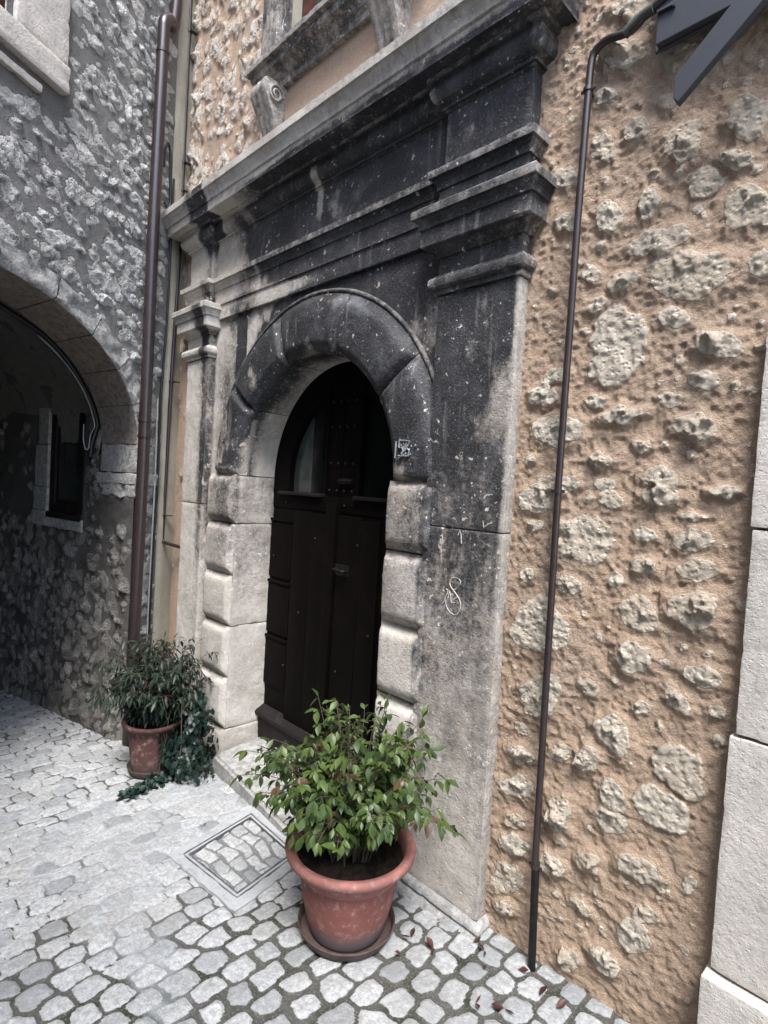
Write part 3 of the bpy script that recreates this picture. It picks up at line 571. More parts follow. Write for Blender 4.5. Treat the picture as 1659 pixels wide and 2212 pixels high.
# --- back slab (spandrels) with the arched hole
def build_slab():
    n, m = 150, 200
    x = np.linspace(PL[1]-.03, PR[0]+.03, n); z = np.linspace(-1.72, 1.03, m)
    X, Z = np.meshgrid(x, z, indexing='ij')
    P3 = np.stack([X, Z*1., X*0], -1); Y = 1.745+.004*(fbm(P3, 12, 3, 2)-.5)
    # joints
    for jx in (-2.86, -1.93): Y = Y+.006*np.exp(-((X-jx)/.006)**2)*(Z > .6)
    P = np.stack([X, Y, Z], -1)
    xc = (X[:-1, :-1]+X[1:, 1:])/2; zc = (Z[:-1, :-1]+Z[1:, 1:])/2
    hole = (np.hypot(xc-XC, zc-ZS) < RO-.03) | ((abs(xc-XC) < RO-.05) & (zc < ZS))
    me = grid_mesh('spandrel', P, ~hole, {'soot': soot_field(P)}, flip=False)
    link('spandrel', me, M_PORTAL, portal, 180)
build_slab()
# --- pilasters
NECK = [(0, .778), (.012, .779), (.012, .797), (.018, .798), (.028, .806), (.032, .818), (.031, .832), (.024, .843), (.016, .847), (.014, .852), (.002, .858)]
CAP = [(.002, .858), (.001, .922), (.010, .923), (.012, .934), (.020, .946), (.034, .953), (.036, .958), (.056, .959), (.058, .963), (.058, 1.024), (.067, 1.025), (.067, 1.036), (.071, 1.048), (.081, 1.057), (.081, 1.063), (.090, 1.064), (.091, 1.092), (.086, 1.098), (0, 1.102)]
for k, (a0, a1) in enumerate((PL, PR)):
    bm = bmesh.new()
    jz = -.13 if k else -.16
    add_box(bm, a0, a1, YP, 1.77, jz+.0025, .776, .006); add_box(bm, a0+.002, a1-.001, YP+.001, 1.77, -1.56, jz-.0025, .006)
    add_box(bm, a0+.01, a1-.01, YP+.012, 1.76, jz-.01, jz+.01)
    pil = pfin('pilaster', bm, .0035, .03, seed=k, mat=M_PORTAL if k else M_PORTALW)
    bm = bmesh.new(); moulding(bm, NECK+CAP[1:], a0, a1, YP, 1.77)
    c = pfin('capital', bm, .0016, .03, M_PORTAL if k else M_PORTALW, pil, 24, 3+k)
    bm = bmesh.new()
    gz = float(ground_z(a0))-.03
    b0, b1 = a0-.004, a1
    moulding(bm, [(.0, -1.553), (.014, -1.557), (.024, -1.566), (.026, -1.578), (.018, -1.587), (.024, -1.592), (.040, -1.598), (.050, -1.61), (.052, -1.625), (.052, gz), (.05, gz-.05)], b0, b1, YP, 1.80)
    pfin('plinth', bm, .004, .03, M_STEP, pil, 45, 6+k)
# --- jamb stones and rusticated blocks
ZJ = [.045, -.255, -.565, -.875, -1.188, -1.505, -1.74]
def pillow(bm, x0, x1, z0, z1, yb, h, bw):
    """raised block face with sloping margins"""
    n, m = 16, 16
    uu = np.unique(np.concatenate([np.linspace(0, bw, 5), np.linspace(bw, x1-x0-bw, 6), np.linspace(x1-x0-bw, x1-x0, 5)]))
    vv = np.unique(np.concatenate([np.linspace(0, bw, 5), np.linspace(bw, z1-z0-bw, 6), np.linspace(z1-z0-bw, z1-z0, 5)]))
    G = []
    for u in uu:
        row = []
        for v in vv:
            d = min(u/(bw*.8), (x1-x0-u)/(bw*.8), v/bw, (z1-z0-v)/bw)
            hh = h*float(sstep(-.15, 1.1, d))
            row.append(bm.verts.new((x0+u, yb-hh-(.008*math.sin(math.pi*u/(x1-x0))*math.sin(math.pi*v/(z1-z0))), z0+v)))
        G.append(row)
    for A, B in zip(G, G[1:]):
        for j in range(len(vv)-1): bm.faces.new((A[j], B[j], B[j+1], A[j+1]))
for side in (0, 1):
    xo, xi = ((-3.32, XC-RI) if side == 0 else (-1.437, XC+RI-.015))
    lo, hi = min(xo, xi), max(xo, xi)
    for q, (za, zb) in enumerate(((.035, -.255), (-.255, -.875), (-.875, -1.505), (-1.505, -1.76))):
        bm = bmesh.new()
        add_box(bm, lo, hi, 1.722, 1.99, zb+.002, za-.002, .005)
        js = pfin('jamb_stone', bm, .0035, .03, seed=20+q, mat=M_PORTALW if side == 0 and q > 1 else M_PORTAL, sm=50)
        for (a_, b_) in zip(ZJ, ZJ[1:]):
            if a_ <= za+.03 and b_ >= zb-.03:
                bm = bmesh.new(); pillow(bm, lo+.003, hi-.003, b_+.004, a_-.004, 1.722, (.032 if side == 0 else .040) if q < 3 else .02, .040)
                pfin('raised_block', bm, .0022, .03, M_PORTALW if side == 0 and b_ < -.5 else M_PORTAL, js, 60, int(abs(a_)*100))
# --- five voussoirs
for k in range(5):
    a0, a1 = k*math.pi/5, (k+1)*math.pi/5
    na, nr = 34, 18
    th = np.linspace(a0+.003, a1-.003, na); rr = np.concatenate([np.linspace(RI, RI+.05, 5)[:-1], np.linspace(RI+.05, RO-.05, 8)[:-1], np.linspace(RO-.05, RO+.012, 6)])
    TH, RR = np.meshgrid(th, rr, indexing='ij')
    de = np.minimum((TH-a0), (a1-TH))*RR
    rad = np.clip((RR-RI)/.045+.12, 0, 1)**.75*sstep(-.1, 1.1, (RO-RR)/.05)
    jn = np.clip(de/.030, 0, 1)**.8
    crown = .010*np.sin(np.clip((RR-RI)/(RO-RI), 0, 1)*math.pi)
    h = (.034+crown)*rad*jn+.006
    P3 = np.stack([RR*np.cos(TH), RR*np.sin(TH), TH*0+k], -1)
    h = h+.005*(fbm(P3, 14, 4, 3)-.5)
    Y = 1.738-h*1.0
    rim = RR > RO-.001
    Y = np.where(rim, 1.735, Y)
    F_ = np.stack([XC+RR*np.cos(TH), Y, ZS+RR*np.sin(TH)], -1)
    # soffit strip joined at the inner edge
    ys = np.linspace(1.99, 1.0, 2); ys = np.array([2.0, 1.95, 1.90, 1.85, 1.80, 1.765])
    Sf = np.stack([np.stack([XC+(RI+.004*(fbm(np.stack([th, th*0+y_, th*0+k], -1), 6, 3, 5)-.5))*np.cos(th), th*0+y_, ZS+RI*np.sin(th)], -1) for y_ in ys], 1)
    P = np.concatenate([Sf, F_], 1)
    so = soot_field(P); so[:, :5] = np.array([.25, .3, .45, .62, .8])[None] if k != 4 else np.array([.05, .08, .12, .3, .6])[None]
    if k == 0: so[:, :5] = .5
    me = grid_mesh('voussoir', P, None, {'soot': so}, flip=True)
    link('voussoir', me, M_PORTAL, portal, 70)
# dark ring added behind the voussoirs to stop light through open joints
bm = bmesh.new(); rg_ = []
for k in range(61):
    a_ = math.pi*k/60; c_, s_ = math.cos(a_), math.sin(a_)
    rg_.append([bm.verts.new((XC+r*c_, y, ZS+r*s_)) for r, y in ((RI+.012, 1.765), (RO-.01, 1.765), (RO+.03, 1.99), (RI+.012, 1.99))])
for A, B in zip(rg_, rg_[1:]):
    for i in range(4): bm.faces.new((A[i], B[i], B[(i+1) % 4], A[(i+1) % 4]))
link('joint_light_block', bm_mesh('f', bm), M_SOIL, portal)
# thin hood fillet round the arch
bm = bmesh.new()
pts = [(XC+(RO+.012)*math.cos(a_), 1.738, ZS+(RO+.012)*math.sin(a_)) for a_ in np.linspace(.02, math.pi-.02, 70)]
tube(bm, pts, .011, 8); pfin('arch_fillet', bm, .002, .05, sm=60)
# --- entablature
for (nm, prof, deep) in (
    ('architrave', [(0, 1.005), (.004, 1.01), (.004, 1.095), (.012, 1.096), (.012, 1.183), (.020, 1.184), (.020, 1.194), (.024, 1.206), (.036, 1.217), (.036, 1.224), (.048, 1.225), (.049, 1.252), (0, 1.258)], 0),
    ('frieze', [(.002, 1.250), (.002, 1.478), (.010, 1.484), (.012, 1.50)], 0),
    ('bed_moulding', [(.012, 1.490), (.020, 1.491), (.020, 1.504), (.026, 1.506), (.042, 1.516), (.052, 1.532), (.057, 1.550), (.055, 1.568), (.050, 1.580), (.050, 1.586), (.066, 1.587), (.068, 1.606), (.0, 1.612)], 0)):
    bm = bmesh.new()
    xa = (PL[1]-.02, PR[0]+.02)
    moulding(bm, prof, xa[0], xa[1], YP+.028, YP+.06, False, False)
    for s_ in (PL, PR):
        pr = [(e, z) for e, z in prof if not (nm == 'architrave' and z < 1.09)] if nm == 'architrave' else prof
        if nm == 'architrave': pr = [(0, 1.095)]+pr
        moulding(bm, pr, s_[0]-(.0 if nm != 'frieze' else 0), s_[1], YP-.003, 1.78)
    pfin(nm, bm, .0016, .035, seed=31, sm=24)
bm = bmesh.new()
moulding(bm, [(.0, 1.600), (.060, 1.603), (.118, 1.606), (.122, 1.600), (.124, 1.606), (.126, 1.650), (.135, 1.651), (.135, 1.662), (.139, 1.674), (.148, 1.686), (.158, 1.696), (.160, 1.704), (.170, 1.705), (.172, 1.742), (.165, 1.750), (.0, 1.79)], PL[0], PR[1], YP, 1.80)
pfin('cornice', bm, .003, .035, M_PORTALW, seed=41, sm=26)
# joint cracks in the cornice are thin dark gaps
# --- scratched sign and painted number
def strokes(bm, L, y, w, fx, fz):
    for ln in L:
        p = [Vector((fx(a_), y, fz(b_))) for a_, b_ in ln]
        tube(bm, p, w, 5)
bm = bmesh.new()
S_ = [[(-1.286, -.339), (-1.283, -.328), (-1.290, -.320), (-1.303, -.317), (-1.322, -.319), (-1.333, -.330), (-1.335, -.345), (-1.327, -.358), (-1.312, -.370), (-1.296, -.384), (-1.284, -.396), (-1.277, -.411), (-1.276, -.428), (-1.281, -.441), (-1.291, -.455), (-1.305, -.460), (-1.323, -.455), (-1.338, -.443), (-1.347, -.427), (-1.349, -.412)],
      [(-1.349, -.367), (-1.342, -.370), (-1.343, -.383), (-1.351, -.398), (-1.355, -.414), (-1.366, -.429)], [(-1.336, -.372), (-1.327, -.390), (-1.323, -.412), (-1.320, -.417), (-1.306, -.412)], [(-1.320, -.412), (-1.300, -.392), (-1.290, -.388)]]
for grp in (S_, [[(-1.31, -.155), (-1.302, -.135), (-1.296, -.150), (-1.292, -.185)]], [[(-1.395, -.165), (-1.385, -.168), (-1.386, -.185)]], [[(-1.20, -.09), (-1.195, -.115), (-1.175, -.10), (-1.16, -.095)]]):
    bm = bmesh.new(); strokes(bm, grp, 1.7005, .0022, lambda x: x, lambda z: z); link('scratched_mark', bm_mesh('s', bm), M_SCR, portal)
rng = np.random.RandomState(3)
bm = bmesh.new()
cx, cz = -1.600, .172; yy = 1.6815
strokes(bm, [[(cx-.055, cz+.035), (cx-.056, cz-.035)]], yy+.004, .0036, lambda x: x, lambda z: z)
strokes(bm, [[(cx-.005, cz+.038), (cx-.032, cz+.036), (cx-.033, cz+.008), (cx-.014, cz+.008), (cx-.008, cz-.008), (cx-.016, cz-.028), (cx-.034, cz-.026)],
             [(cx+.005, cz+.036), (cx+.026, cz+.034), (cx+.012, cz+.006), (cx+.026, cz-.006), (cx+.022, cz-.026), (cx+.004, cz-.028)]], yy, .0036, lambda x: x, lambda z: z)
rg = random.Random(6)
for q in range(34):
    r = bmesh.ops.create_icosphere(bm, subdivisions=1, radius=rg.uniform(.0025, .0065)); ox, oz = cx-.004+rg.gauss(0, .019), cz+.004+rg.gauss(0, .020)
    for v in r['verts']: v.co = Vector((ox+v.co.x*rg.uniform(.7, 1.4), yy+.003+v.co.y*.35, oz+v.co.z*rg.uniform(.7, 1.4)))
link('painted_number', bm_mesh('s', bm), M_PATCH, portal)

# --- doorstep
bm = bmesh.new()
V_ = [(-2.935, 1.62), (-1.68, 1.50), (-1.68, 1.97), (-2.99, 1.97)]
top = [bm.verts.new((x, y, -1.605)) for x, y in V_]; bot = [bm.verts.new((x, y, -1.78)) for x, y in V_]
bm.faces.new(top); bm.faces.new(bot[::-1])
for i in range(4): bm.faces.new((top[i], bot[i], bot[(i+1) % 4], top[(i+1) % 4]))
bmesh.ops.bevel(bm, geom=[e for e in bm.edges if e.verts[0].co.z > -1.7 and e.verts[1].co.z > -1.7], offset=.016, segments=3, affect='EDGES')
densify(bm, .05); me = bm_mesh('d', bm); wear(me, .006, 9, .002); link('doorstep', me, M_STEP, portal, 50)

# ================================================================ the door
door = empty('wooden_door', (XC, 1.97, -1.6), label='nearly black arched wooden double door with studs and two small arched panes', cat='door')
bm = bmesh.new(); X0, X1, YD = XC-.70, XC+.70, 1.985
# fixed surround: dark board with the two pane openings (arched outer edge)
def half(s):
    """one leaf: s=-1 left, +1 right"""
    lf = bmesh.new()
    xa, xb = (XC-.70, XC-.004) if s < 0 else (XC+.004, XC+.70)
    add_box(lf, xa, xb, YD, YD+.05, -1.62, -.14, .003)                 # lower boards
    add_box(lf, xa, xb, YD-.006, YD+.04, -.142, -.055, .003)           # mid rail
    st = (XC-.125, XC-.004) if s < 0 else (XC+.004, XC+.125)
    add_box(lf, st[0], st[1], YD-.004, YD+.04, -.057, .72, .003)      # meeting stile
    # arched outer frame of the pane
    n = 40; r0, r1 = .485, .76
    ring = [[], [], [], []]
    for i in range(n+1):
        a_ = math.pi/2*i/n if s > 0 else math.pi-math.pi/2*i/n
        z0 = ZS+.0
        for q, (r, y) in enumerate(((r0, YD-.008), (r1, YD-.008), (r0, YD+.04), (r1, YD+.04))):
            ring[q].append(lf.verts.new((XC+r*math.cos(a_), y, max(z0-.0+r*math.sin(a_), -.056))))
    # continue straight down to the rail
    for q, (r, y) in enumerate(((r0, YD-.008), (r1, YD-.008), (r0, YD+.04), (r1, YD+.04))):
        ring[q].insert(0, lf.verts.new((XC+(r if s > 0 else -r), y, -.056)))
    for i in range(n+1):
        lf.faces.new((ring[0][i], ring[0][i+1], ring[1][i+1], ring[1][i])); lf.faces.new((ring[0][i], ring[2][i], ring[2][i+1], ring[0][i+1]))
    # raised central plates and panel battens, each board a little different
    rng = random.Random(4 if s < 0 else 9)
    if s < 0: xs = [XC-.40, XC-.225, XC-.09]; zt = [-.15, -.16]
    else: xs = [XC+.01, XC+.20, XC+.34]; zt = [-.15, -.17]
    for (p, q_), t in zip(zip(xs, xs[1:]), zt):
        add_box(lf, p+.002, q_-.002, YD-.022, YD, -1.45, t, .004)
    px = (XC-.66, XC-.42) if s < 0 else (XC+.37, XC+.66)
    for (z0, z1) in ((-.58, -.235), (-.93, -.62), (-1.26, -.97)):
        add_box(lf, px[0], px[1], YD-.012, YD, z0, z1, .006); add_box(lf, px[0], px[1], YD-.02, YD-.0, z1+.004, z1+.022, .004)
    if s < 0: add_box(lf, XC-.088, XC-.012, YD-.03, YD, -1.45, -.09, .005)
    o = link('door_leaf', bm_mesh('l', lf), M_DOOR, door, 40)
    g = bmesh.new(); gx = (XC-.52, XC-.11) if s < 0 else (XC+.11, XC+.52)
    add_box(g, gx[0], gx[1], YD+.03, YD+.036, -.07, .6); link('glass_pane', bm_mesh('g', g), M_GLASS if s < 0 else M_BLACKG, o)
    g = bmesh.new(); lx = (XC-.56, XC-.145) if s < 0 else (XC+.13, XC+.60)
    add_box(g, lx[0], lx[1], YD-.035, YD, -.062, -.042, .004); link('pane_ledge', bm_mesh('g', g), M_BLACKW, o, 40)
    g = bmesh.new(); bx = (XC-.150, XC-.125) if s < 0 else (XC+.125, XC+.150)
    add_box(g, bx[0], bx[1], YD-.012, YD+.03, -.04, .56, .003); link('glazing_bar', bm_mesh('g', g), M_DOOR, o, 40)
    if s < 0:
        g = bmesh.new(); add_box(g, XC-.30, XC-.20, YD+.02, YD+.03, -.045, .52); link('curtain', bm_mesh('g', g), M_BLACKG, o)
    g = bmesh.new()
    sx = [XC+s*.03, XC+s*.095]
    P_ = [(x, z) for x in sx for z in (.47, .33, .13, -.02)]+[(XC+s*.04, -.10), (XC+s*.50, -.11), (XC+s*.18, -.30), (XC+s*.30, -.75), (XC+s*.06, -1.0), (XC+s*.60, -.45), (XC+s*.44, -1.1)]
    for x, z in P_:
        r = bmesh.ops.create_uvsphere(g, u_segments=10, v_segments=6, radius=.0085)
        y0 = YD-.008 if z > -.15 else YD-.024 if abs(x-XC) < .36 else YD-.013
        for v in r['verts']: v.co = Vector((x+v.co.x, y0+v.co.y*.7, z+v.co.z))
    a_ = link('studs', bm_mesh('g', g), M_IRON, o, 180); a_['kind'] = 'stuff'; del a_['kind']
for s in (-1, 1): half(s)
bm = bmesh.new(); tube(bm, bend([(XC+.03, YD-.02, -.44), (XC+.03, YD-.055, -.44), (XC+.11, YD-.055, -.445), (XC+.11, YD-.02, -.445)], .015), .007, 8)
add_box(bm, XC+.015, XC+.125, YD-.026, YD-.02, -.475, -.415, .002); link('door_handle', bm_mesh('h', bm), M_IRON, door, 50)
bm = bmesh.new(); add_box(bm, XC+.012, XC+.10, YD-.03, YD-.004, .02, .05, .003); tube(bm, [(XC+.0, YD-.03, .035), (XC+.11, YD-.03, .035)], .006, 8); link('door_bolt', bm_mesh('h', bm), M_IRON, door, 50)
bm = bmesh.new()
prof = [(YD, -1.40), (YD-.05, -1.425), (YD-.062, -1.44), (YD-.058, -1.46), (YD-.04, -1.475), (YD-.03, -1.62), (YD, -1.62)]
A = [bm.verts.new((XC-.66, y, z)) for y, z in prof]; B = [bm.verts.new((XC+.66, y, z)) for y, z in prof]
for i in range(len(prof)-1): bm.faces.new((A[i], A[i+1], B[i+1], B[i]))
link('weatherboard', bm_mesh('h', bm), M_BLACKW, door, 40)
bm = bmesh.new(); add_box(bm, XC-.72, XC+.72, YD+.05, 2.4, -1.7, .8); link('door_backing', bm_mesh('h', bm), M_BLACKG, door)
# ================================================================ the grey building with the passage
CW = np.array([-3.94, 1.76, 0.]); WD = np.array([.5, -.866, 0.]); NL = np.array([.866, .5, 0.]); WP = np.array([-.985, -.17, 0.])
NP = np.array([.17, -.985, 0.])                                   # out of the passage's right wall
def LP(t, z, off=0., s=0.):
    t, z, off = np.broadcast_arrays(np.asarray(t, float), z, off)
    return CW+t[..., None]*WD+off[..., None]*NL+s*WP+np.stack([z*0, z*0, z], -1)
J0 = CW+.41*WD
def PP(s, z, off=0.):
    s, z, off = np.broadcast_arrays(np.asarray(s, float), z, off)
    return J0+s[..., None]*WP+off[..., None]*NP+np.stack([z*0, z*0, z], -1)
TC, TA, TB, TZ = 1.5, 1.09, .75, .20
grey = empty('arched_building', tuple(CW+.8*WD+np.array([0, 0, -1.75])), label='grey rubble-stone building with a dark arched passage through it', cat='building')
def build_left():
    rng = np.random.RandomState(11)
    u = axis([(0, 1.75, .008), (1.75, 2.8, .03), (2.8, 4.6, .1)]); v = axis([(-2.0, -.15, .010), (-.15, 3.45, .008), (3.45, 6.5, .2)])
    tst = lambda x, y, r: (x > .16+r) and not (x > 1.02-r*.6 and x < 2.2 and y > 1.80) and (((x-TC)/(TA+.12+r*.5))**2+(max(y-TZ, 0)/(TB+.12+r*.5))**2 > 1 or y < TZ)
    st = scatter(.15, 1.75, -1.9, 3.4, 820, .020, .076, 1.5, rng, .05, .25, .74, test=tst)
    st += scatter(1.75, 4.5, .9, 3.4, 160, .02, .09, 1.5, rng, .0, .3, .9, test=tst)
    U, V, H, S, T = stonefield(u, v, st, .022, .72, .38, 7, irr=.7, mnd=.12)
    P3 = np.stack([U, V, U*0], -1)
    H = H+.014*(fbm(P3, 2.6, 3, 4)-.5)+.006*(fbm(P3, 26, 4, 8)-.5)
    H = H*sstep(.0, .06, U)                       # smooth plaster strip by the corner
    H = np.where((V < .1) & (U < .45), H*sstep(.43, .36, U)+.0, H)
    P = LP(U, V, H)
    uc = (U[:-1, :-1]+U[1:, 1:])/2; vc = (V[:-1, :-1]+V[1:, 1:])/2
    e = ((uc-TC)/(TA+.06))**2+((vc-TZ)/(TB+.06))**2
    keep = ~(((vc >= TZ) & (e < 1)) | ((vc < TZ) & (uc > .40) & (uc < TC+TA)))
    keep &= ~((uc > 1.40) & (uc < 2.15) & (vc > 2.03) & (vc < 3.3))
    pl = (U < .17)
    me = grid_mesh('wall', P, keep, {'stone': np.where(pl, 0, S), 'tone': T})
    link('wall', me, M_GREY, grey, 180)
    # plaster strip in the corner
    bm = bmesh.new()
    vs_ = [LP(t, z, o) for z in (-2., 6.) for t, o in ((-.02, .0), (-.02, .022), (.15, .020), (.17, .0))]
    vv = [bm.verts.new(tuple(x)) for x in vs_]
    for i in range(3): bm.faces.new((vv[i], vv[i+1], vv[i+5], vv[i+4]))
    densify(bm, .08); me = bm_mesh('p', bm); wear(me, .003); link('plaster_strip', me, M_PLASTER, grey, 60)
    # voussoirs: rough front face, smoother soffit
    cuts = [0, .33, .62, .90, 1.19, 1.50, math.pi/2+.20, math.pi-1.2, math.pi-.8, math.pi-.4, math.pi]
    for k, (a0, a1) in enumerate(zip(cuts, cuts[1:])):
        ph = np.linspace(a0+.0025, a1-.0025, max(6, int((a1-a0)/.022)))
        rin = [(math.cos(p), math.sin(p)) for p in ph]
        cols = []
        for p in ph:
            c_, s_ = math.cos(p), math.sin(p); col = []
            nx_, nz_ = c_/TA, s_/TB; L_ = math.hypot(nx_, nz_); nx_, nz_ = nx_/L_, nz_/L_
            bt, bz = TC-TA*c_, TZ+TB*s_
            for s in (.43, .36, .28, .20, .12, .05, .015): col.append(LP(bt, bz, 0., s))
            col.append(LP(bt, bz, .008)); 
            for w_ in (.012, .03, .05, .07, .09, .11, .125): col.append(LP(bt-nx_*w_, bz+nz_*w_, .018))
            col.append(LP(bt-nx_*.13, bz+nz_*.13, -.01))
            cols.append(col)
        P = np.array(cols)
        n3 = fbm(P, 22, 4, 3)-.5; n4 = fbm(P, 7, 3, 6)-.5
        amp = np.concatenate([np.full(7, .010), [.012], np.full(7, .045), [.01]])[None, :]
        P = P+NL*(n3*amp*1.2*(np.arange(16) >= 7))[..., None]+np.array([0, 0, 1.])*((n4*amp)*(np.arange(16) < 7))[..., None]
        P = P+NL*((n4*.02)*(np.arange(16) >= 8))[..., None]
        me = grid_mesh('v', P, None); link('voussoir', me, M_ASHLARG, grey, 60)
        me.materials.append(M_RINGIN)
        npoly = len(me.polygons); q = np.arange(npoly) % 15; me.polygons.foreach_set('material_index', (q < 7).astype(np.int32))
    # jamb block with tool marks, impost
    def lbox(t0, t1, z0, z1, s1, off, nm, mat, amp=.006, m2=None):
        bm = bmesh.new(); M = Matrix(((WD[0], WP[0], 0, 0), (WD[1], WP[1], 0, 0), (0, 0, 1, 0), (0, 0, 0, 1)))
        add_box(bm, t0, t1, 0, s1, z0, z1, .008)
        densify(bm, .03)
        for v in bm.verts:
            t, s, z = v.co; b = (s1-s)/s1
            p = CW+t*WD+s*WP+off*b*NL; v.co = Vector((p[0], p[1], z))
        me = bm_mesh(nm, bm); wear(me, amp, 18, amp*.5, 60, 5); return link(nm, me, mat, grey, 60)
    lbox(.22, .41, .012, .20, .44, .014, 'jamb_stone', M_ASHLARG)
    lbox(.205, .425, -.065, .006, .46, .03, 'impost', M_ASHLARG, .010)
    lbox(.22, .418, -.15, -.068, .44, .012, 'impost', M_ASHLARG, .014)
    lbox(.22, .405, -2.0, -.152, .44, -.012, 'pier_core', M_PASS, .012)
    # upper window: pale jamb stones, thick sill, brown frame
    bm = bmesh.new(); M = Matrix(((WD[0], NL[0], 0, CW[0]), (WD[1], NL[1], 0, CW[1]), (0, 0, 1, 0), (0, 0, 0, 1)))
    add_box(bm, 1.065, 1.365, -.2, .020, 2.46, 3.3, .01, M); add_box(bm, 1.062, 1.365, -.2, .022, 2.095, 2.455, .01, M); add_box(bm, 2.15, 2.35, -.2, .02, 2.09, 3.3, .01, M); add_box(bm, 1.065, 2.35, -.2, .02, 3.3, 3.5, .01, M)
    densify(bm, .04); me = bm_mesh('w', bm); wear(me, .005); uw = link('window', me, M_ASHLAR, grey, 50)
    bm = bmesh.new(); add_box(bm, 1.07, 2.3, -.25, .045, 1.95, 2.085, .012, M); add_box(bm, 1.22, 2.3, -.1, .03, 1.86, 1.90, .008, M); densify(bm, .04); me = bm_mesh('s', bm); wear(me, .007); link('window_sill', me, M_ASHLAR, uw, 50)
    bm = bmesh.new(); add_box(bm, 1.362, 1.50, -.16, -.05, 2.08, 3.3, .004, M); add_box(bm, 1.46, 2.15, -.14, -.11, 2.08, 3.3, .004, M); link('shutter', bm_mesh('s', bm), M_WIN, uw, 40)
    # passage: right wall with window, vault, left wall, end
    u = axis([(0., 2.6, .012), (2.6, 6, .06)]); v = axis([(-2.15, 1.35, .012)])
    st = scatter(.0, 2.6, -2.1, -.38, 460, .024, .095, 1.2, rng, .0, .4, .68, test=lambda x, y, r: True)
    st += scatter(.43, .62, -.36, .95, 26, .02, .09, 1.1, rng, 0, .4, .6)
    st += scatter(1.48, 4, -.3, 1.1, 70, .03, .08, 1.3, rng, 0, .5, .75)
    U, V, H, S, T = stonefield(u, v, st, .040, .50, .45, 9, irr=.6, mnd=.15)
    P3 = np.stack([U, V, U*0], -1); foot = 1+.0*U
    H = H+.05*(fbm(P3, 2.6, 3, 4)-.5)*sstep(0, .15, U)+.008*(fbm(P3, 22, 4, 8)-.5)
    H = H+.05*sstep(-1.2, -1.9, V)*fbm(P3, 4, 3, 2)
    sm_ = (V > -.42) & (U < 1.46) & (U > .62); H = np.where(sm_, .010*(fbm(P3, 14, 4, 8)-.5), H)
    H = H*sstep(0, .05, U)+.0
    P = PP(U, V, H)
    uc = (U[:-1, :-1]+U[1:, 1:])/2; vc = (V[:-1, :-1]+V[1:, 1:])/2
    keep = ~((uc > .66) & (uc < 1.20) & (vc > -.345) & (vc < .605))
    keep &= ~((uc < .43) & (vc > -.1))
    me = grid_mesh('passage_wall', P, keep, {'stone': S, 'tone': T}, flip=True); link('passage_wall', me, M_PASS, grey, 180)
    def pbox(bm, s0, s1, z0, z1, o0, o1, b=.004):
        M = Matrix(((WP[0], NP[0], 0, J0[0]), (WP[1], NP[1], 0, J0[1]), (0, 0, 1, 0), (0, 0, 0, 1))); add_box(bm, s0-.19, s1-.19, o0, o1, z0-.015, z1-.015, b, M)
    bm = bmesh.new()
    for z0, z1, a_ in ((-.42, -.305, 1.64), (-.30, -.12, 1.62), (-.115, .21, 1.60), (.215, .60, 1.56)): pbox(bm, 1.385, a_, z0, z1, -.1, .016, .008)
    pbox(bm, .84, 1.60, -.42, -.335, -.1, .012, .006)
    densify(bm, .04); me = bm_mesh('s', bm); wear(me, .006); link('window_surround', me, M_ASHLARG, grey, 50)
    bm = bmesh.new(); pbox(bm, .80, 1.70, .62, .70, -.1, .03, .006); link('lintel', bm_mesh('s', bm), M_BLACKW, grey, 40)
    bm = bmesh.new()
    pbox(bm, .86, .95, -.30, .61, -.05, .0); pbox(bm, 1.30, 1.375, -.30, .61, -.05, .0); pbox(bm, .95, 1.30, -.30, -.235, -.05, .0); pbox(bm, .95, 1.30, .54, .61, -.05, .0)
    pbox(bm, .95, .985, -.235, .54, -.055, -.018); pbox(bm, 1.265, 1.30, -.235, .54, -.055, -.018); pbox(bm, .985, 1.265, -.235, -.205, -.055, -.018)
    pbox(bm, .85, 1.385, -.345, -.302, -.05, .018)
    pw = link('passage_window', bm_mesh('s', bm), M_BLACKW, grey, 40)
    bm = bmesh.new(); pbox(bm, .98, 1.27, -.21, .545, -.06, -.05, 0); link('pane', bm_mesh('s', bm), M_GLASS, pw)
    # vault
    ph = np.linspace(0, math.pi, 70); ss = axis([(.42, 3.5, .05), (3.5, 6.2, .2)])
    PH, SS = np.meshgrid(ph, ss, indexing='ij')
    t = TC-(TA+.03)*np.cos(PH); z = TZ+(TB+.17)*np.sin(PH)
    P = CW+t[..., None]*WD+SS[..., None]*WP; P[..., 2] = z
    n3 = fbm(P, 7, 4, 3, True)-.5; P[..., 2] += n3*.05
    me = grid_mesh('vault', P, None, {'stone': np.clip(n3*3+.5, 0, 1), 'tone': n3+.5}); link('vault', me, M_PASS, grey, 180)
    # lunette behind the ring (closes the gap between ring and higher vault), left wall, end wall
    cols = []
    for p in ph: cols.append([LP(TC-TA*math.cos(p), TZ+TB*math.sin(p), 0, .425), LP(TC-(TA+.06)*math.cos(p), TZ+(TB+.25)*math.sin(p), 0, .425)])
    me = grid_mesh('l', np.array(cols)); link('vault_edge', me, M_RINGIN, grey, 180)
    bm = bmesh.new()
    q = [LP(TC+TA, -2.4, 0, 0), LP(TC+TA, -2.4, 0, 6.2), LP(TC+TA+.03, 1.2, 0, 6.2), LP(TC+TA+.03, 1.2, 0, 0)]
    bm.faces.new([bm.verts.new(tuple(x)) for x in q])
    q = [LP(.3, -2.4, 0, 6.0), LP(TC+TA+.2, -2.4, 0, 6.0), LP(TC+TA+.2, 1.4, 0, 6.0), LP(.3, 1.4, 0, 6.0)]
    bm.faces.new([bm.verts.new(tuple(x)) for x in q])
    densify(bm, .25); me = bm_mesh('s', bm)
    link('inner_walls', me, M_PASS, grey, 60)
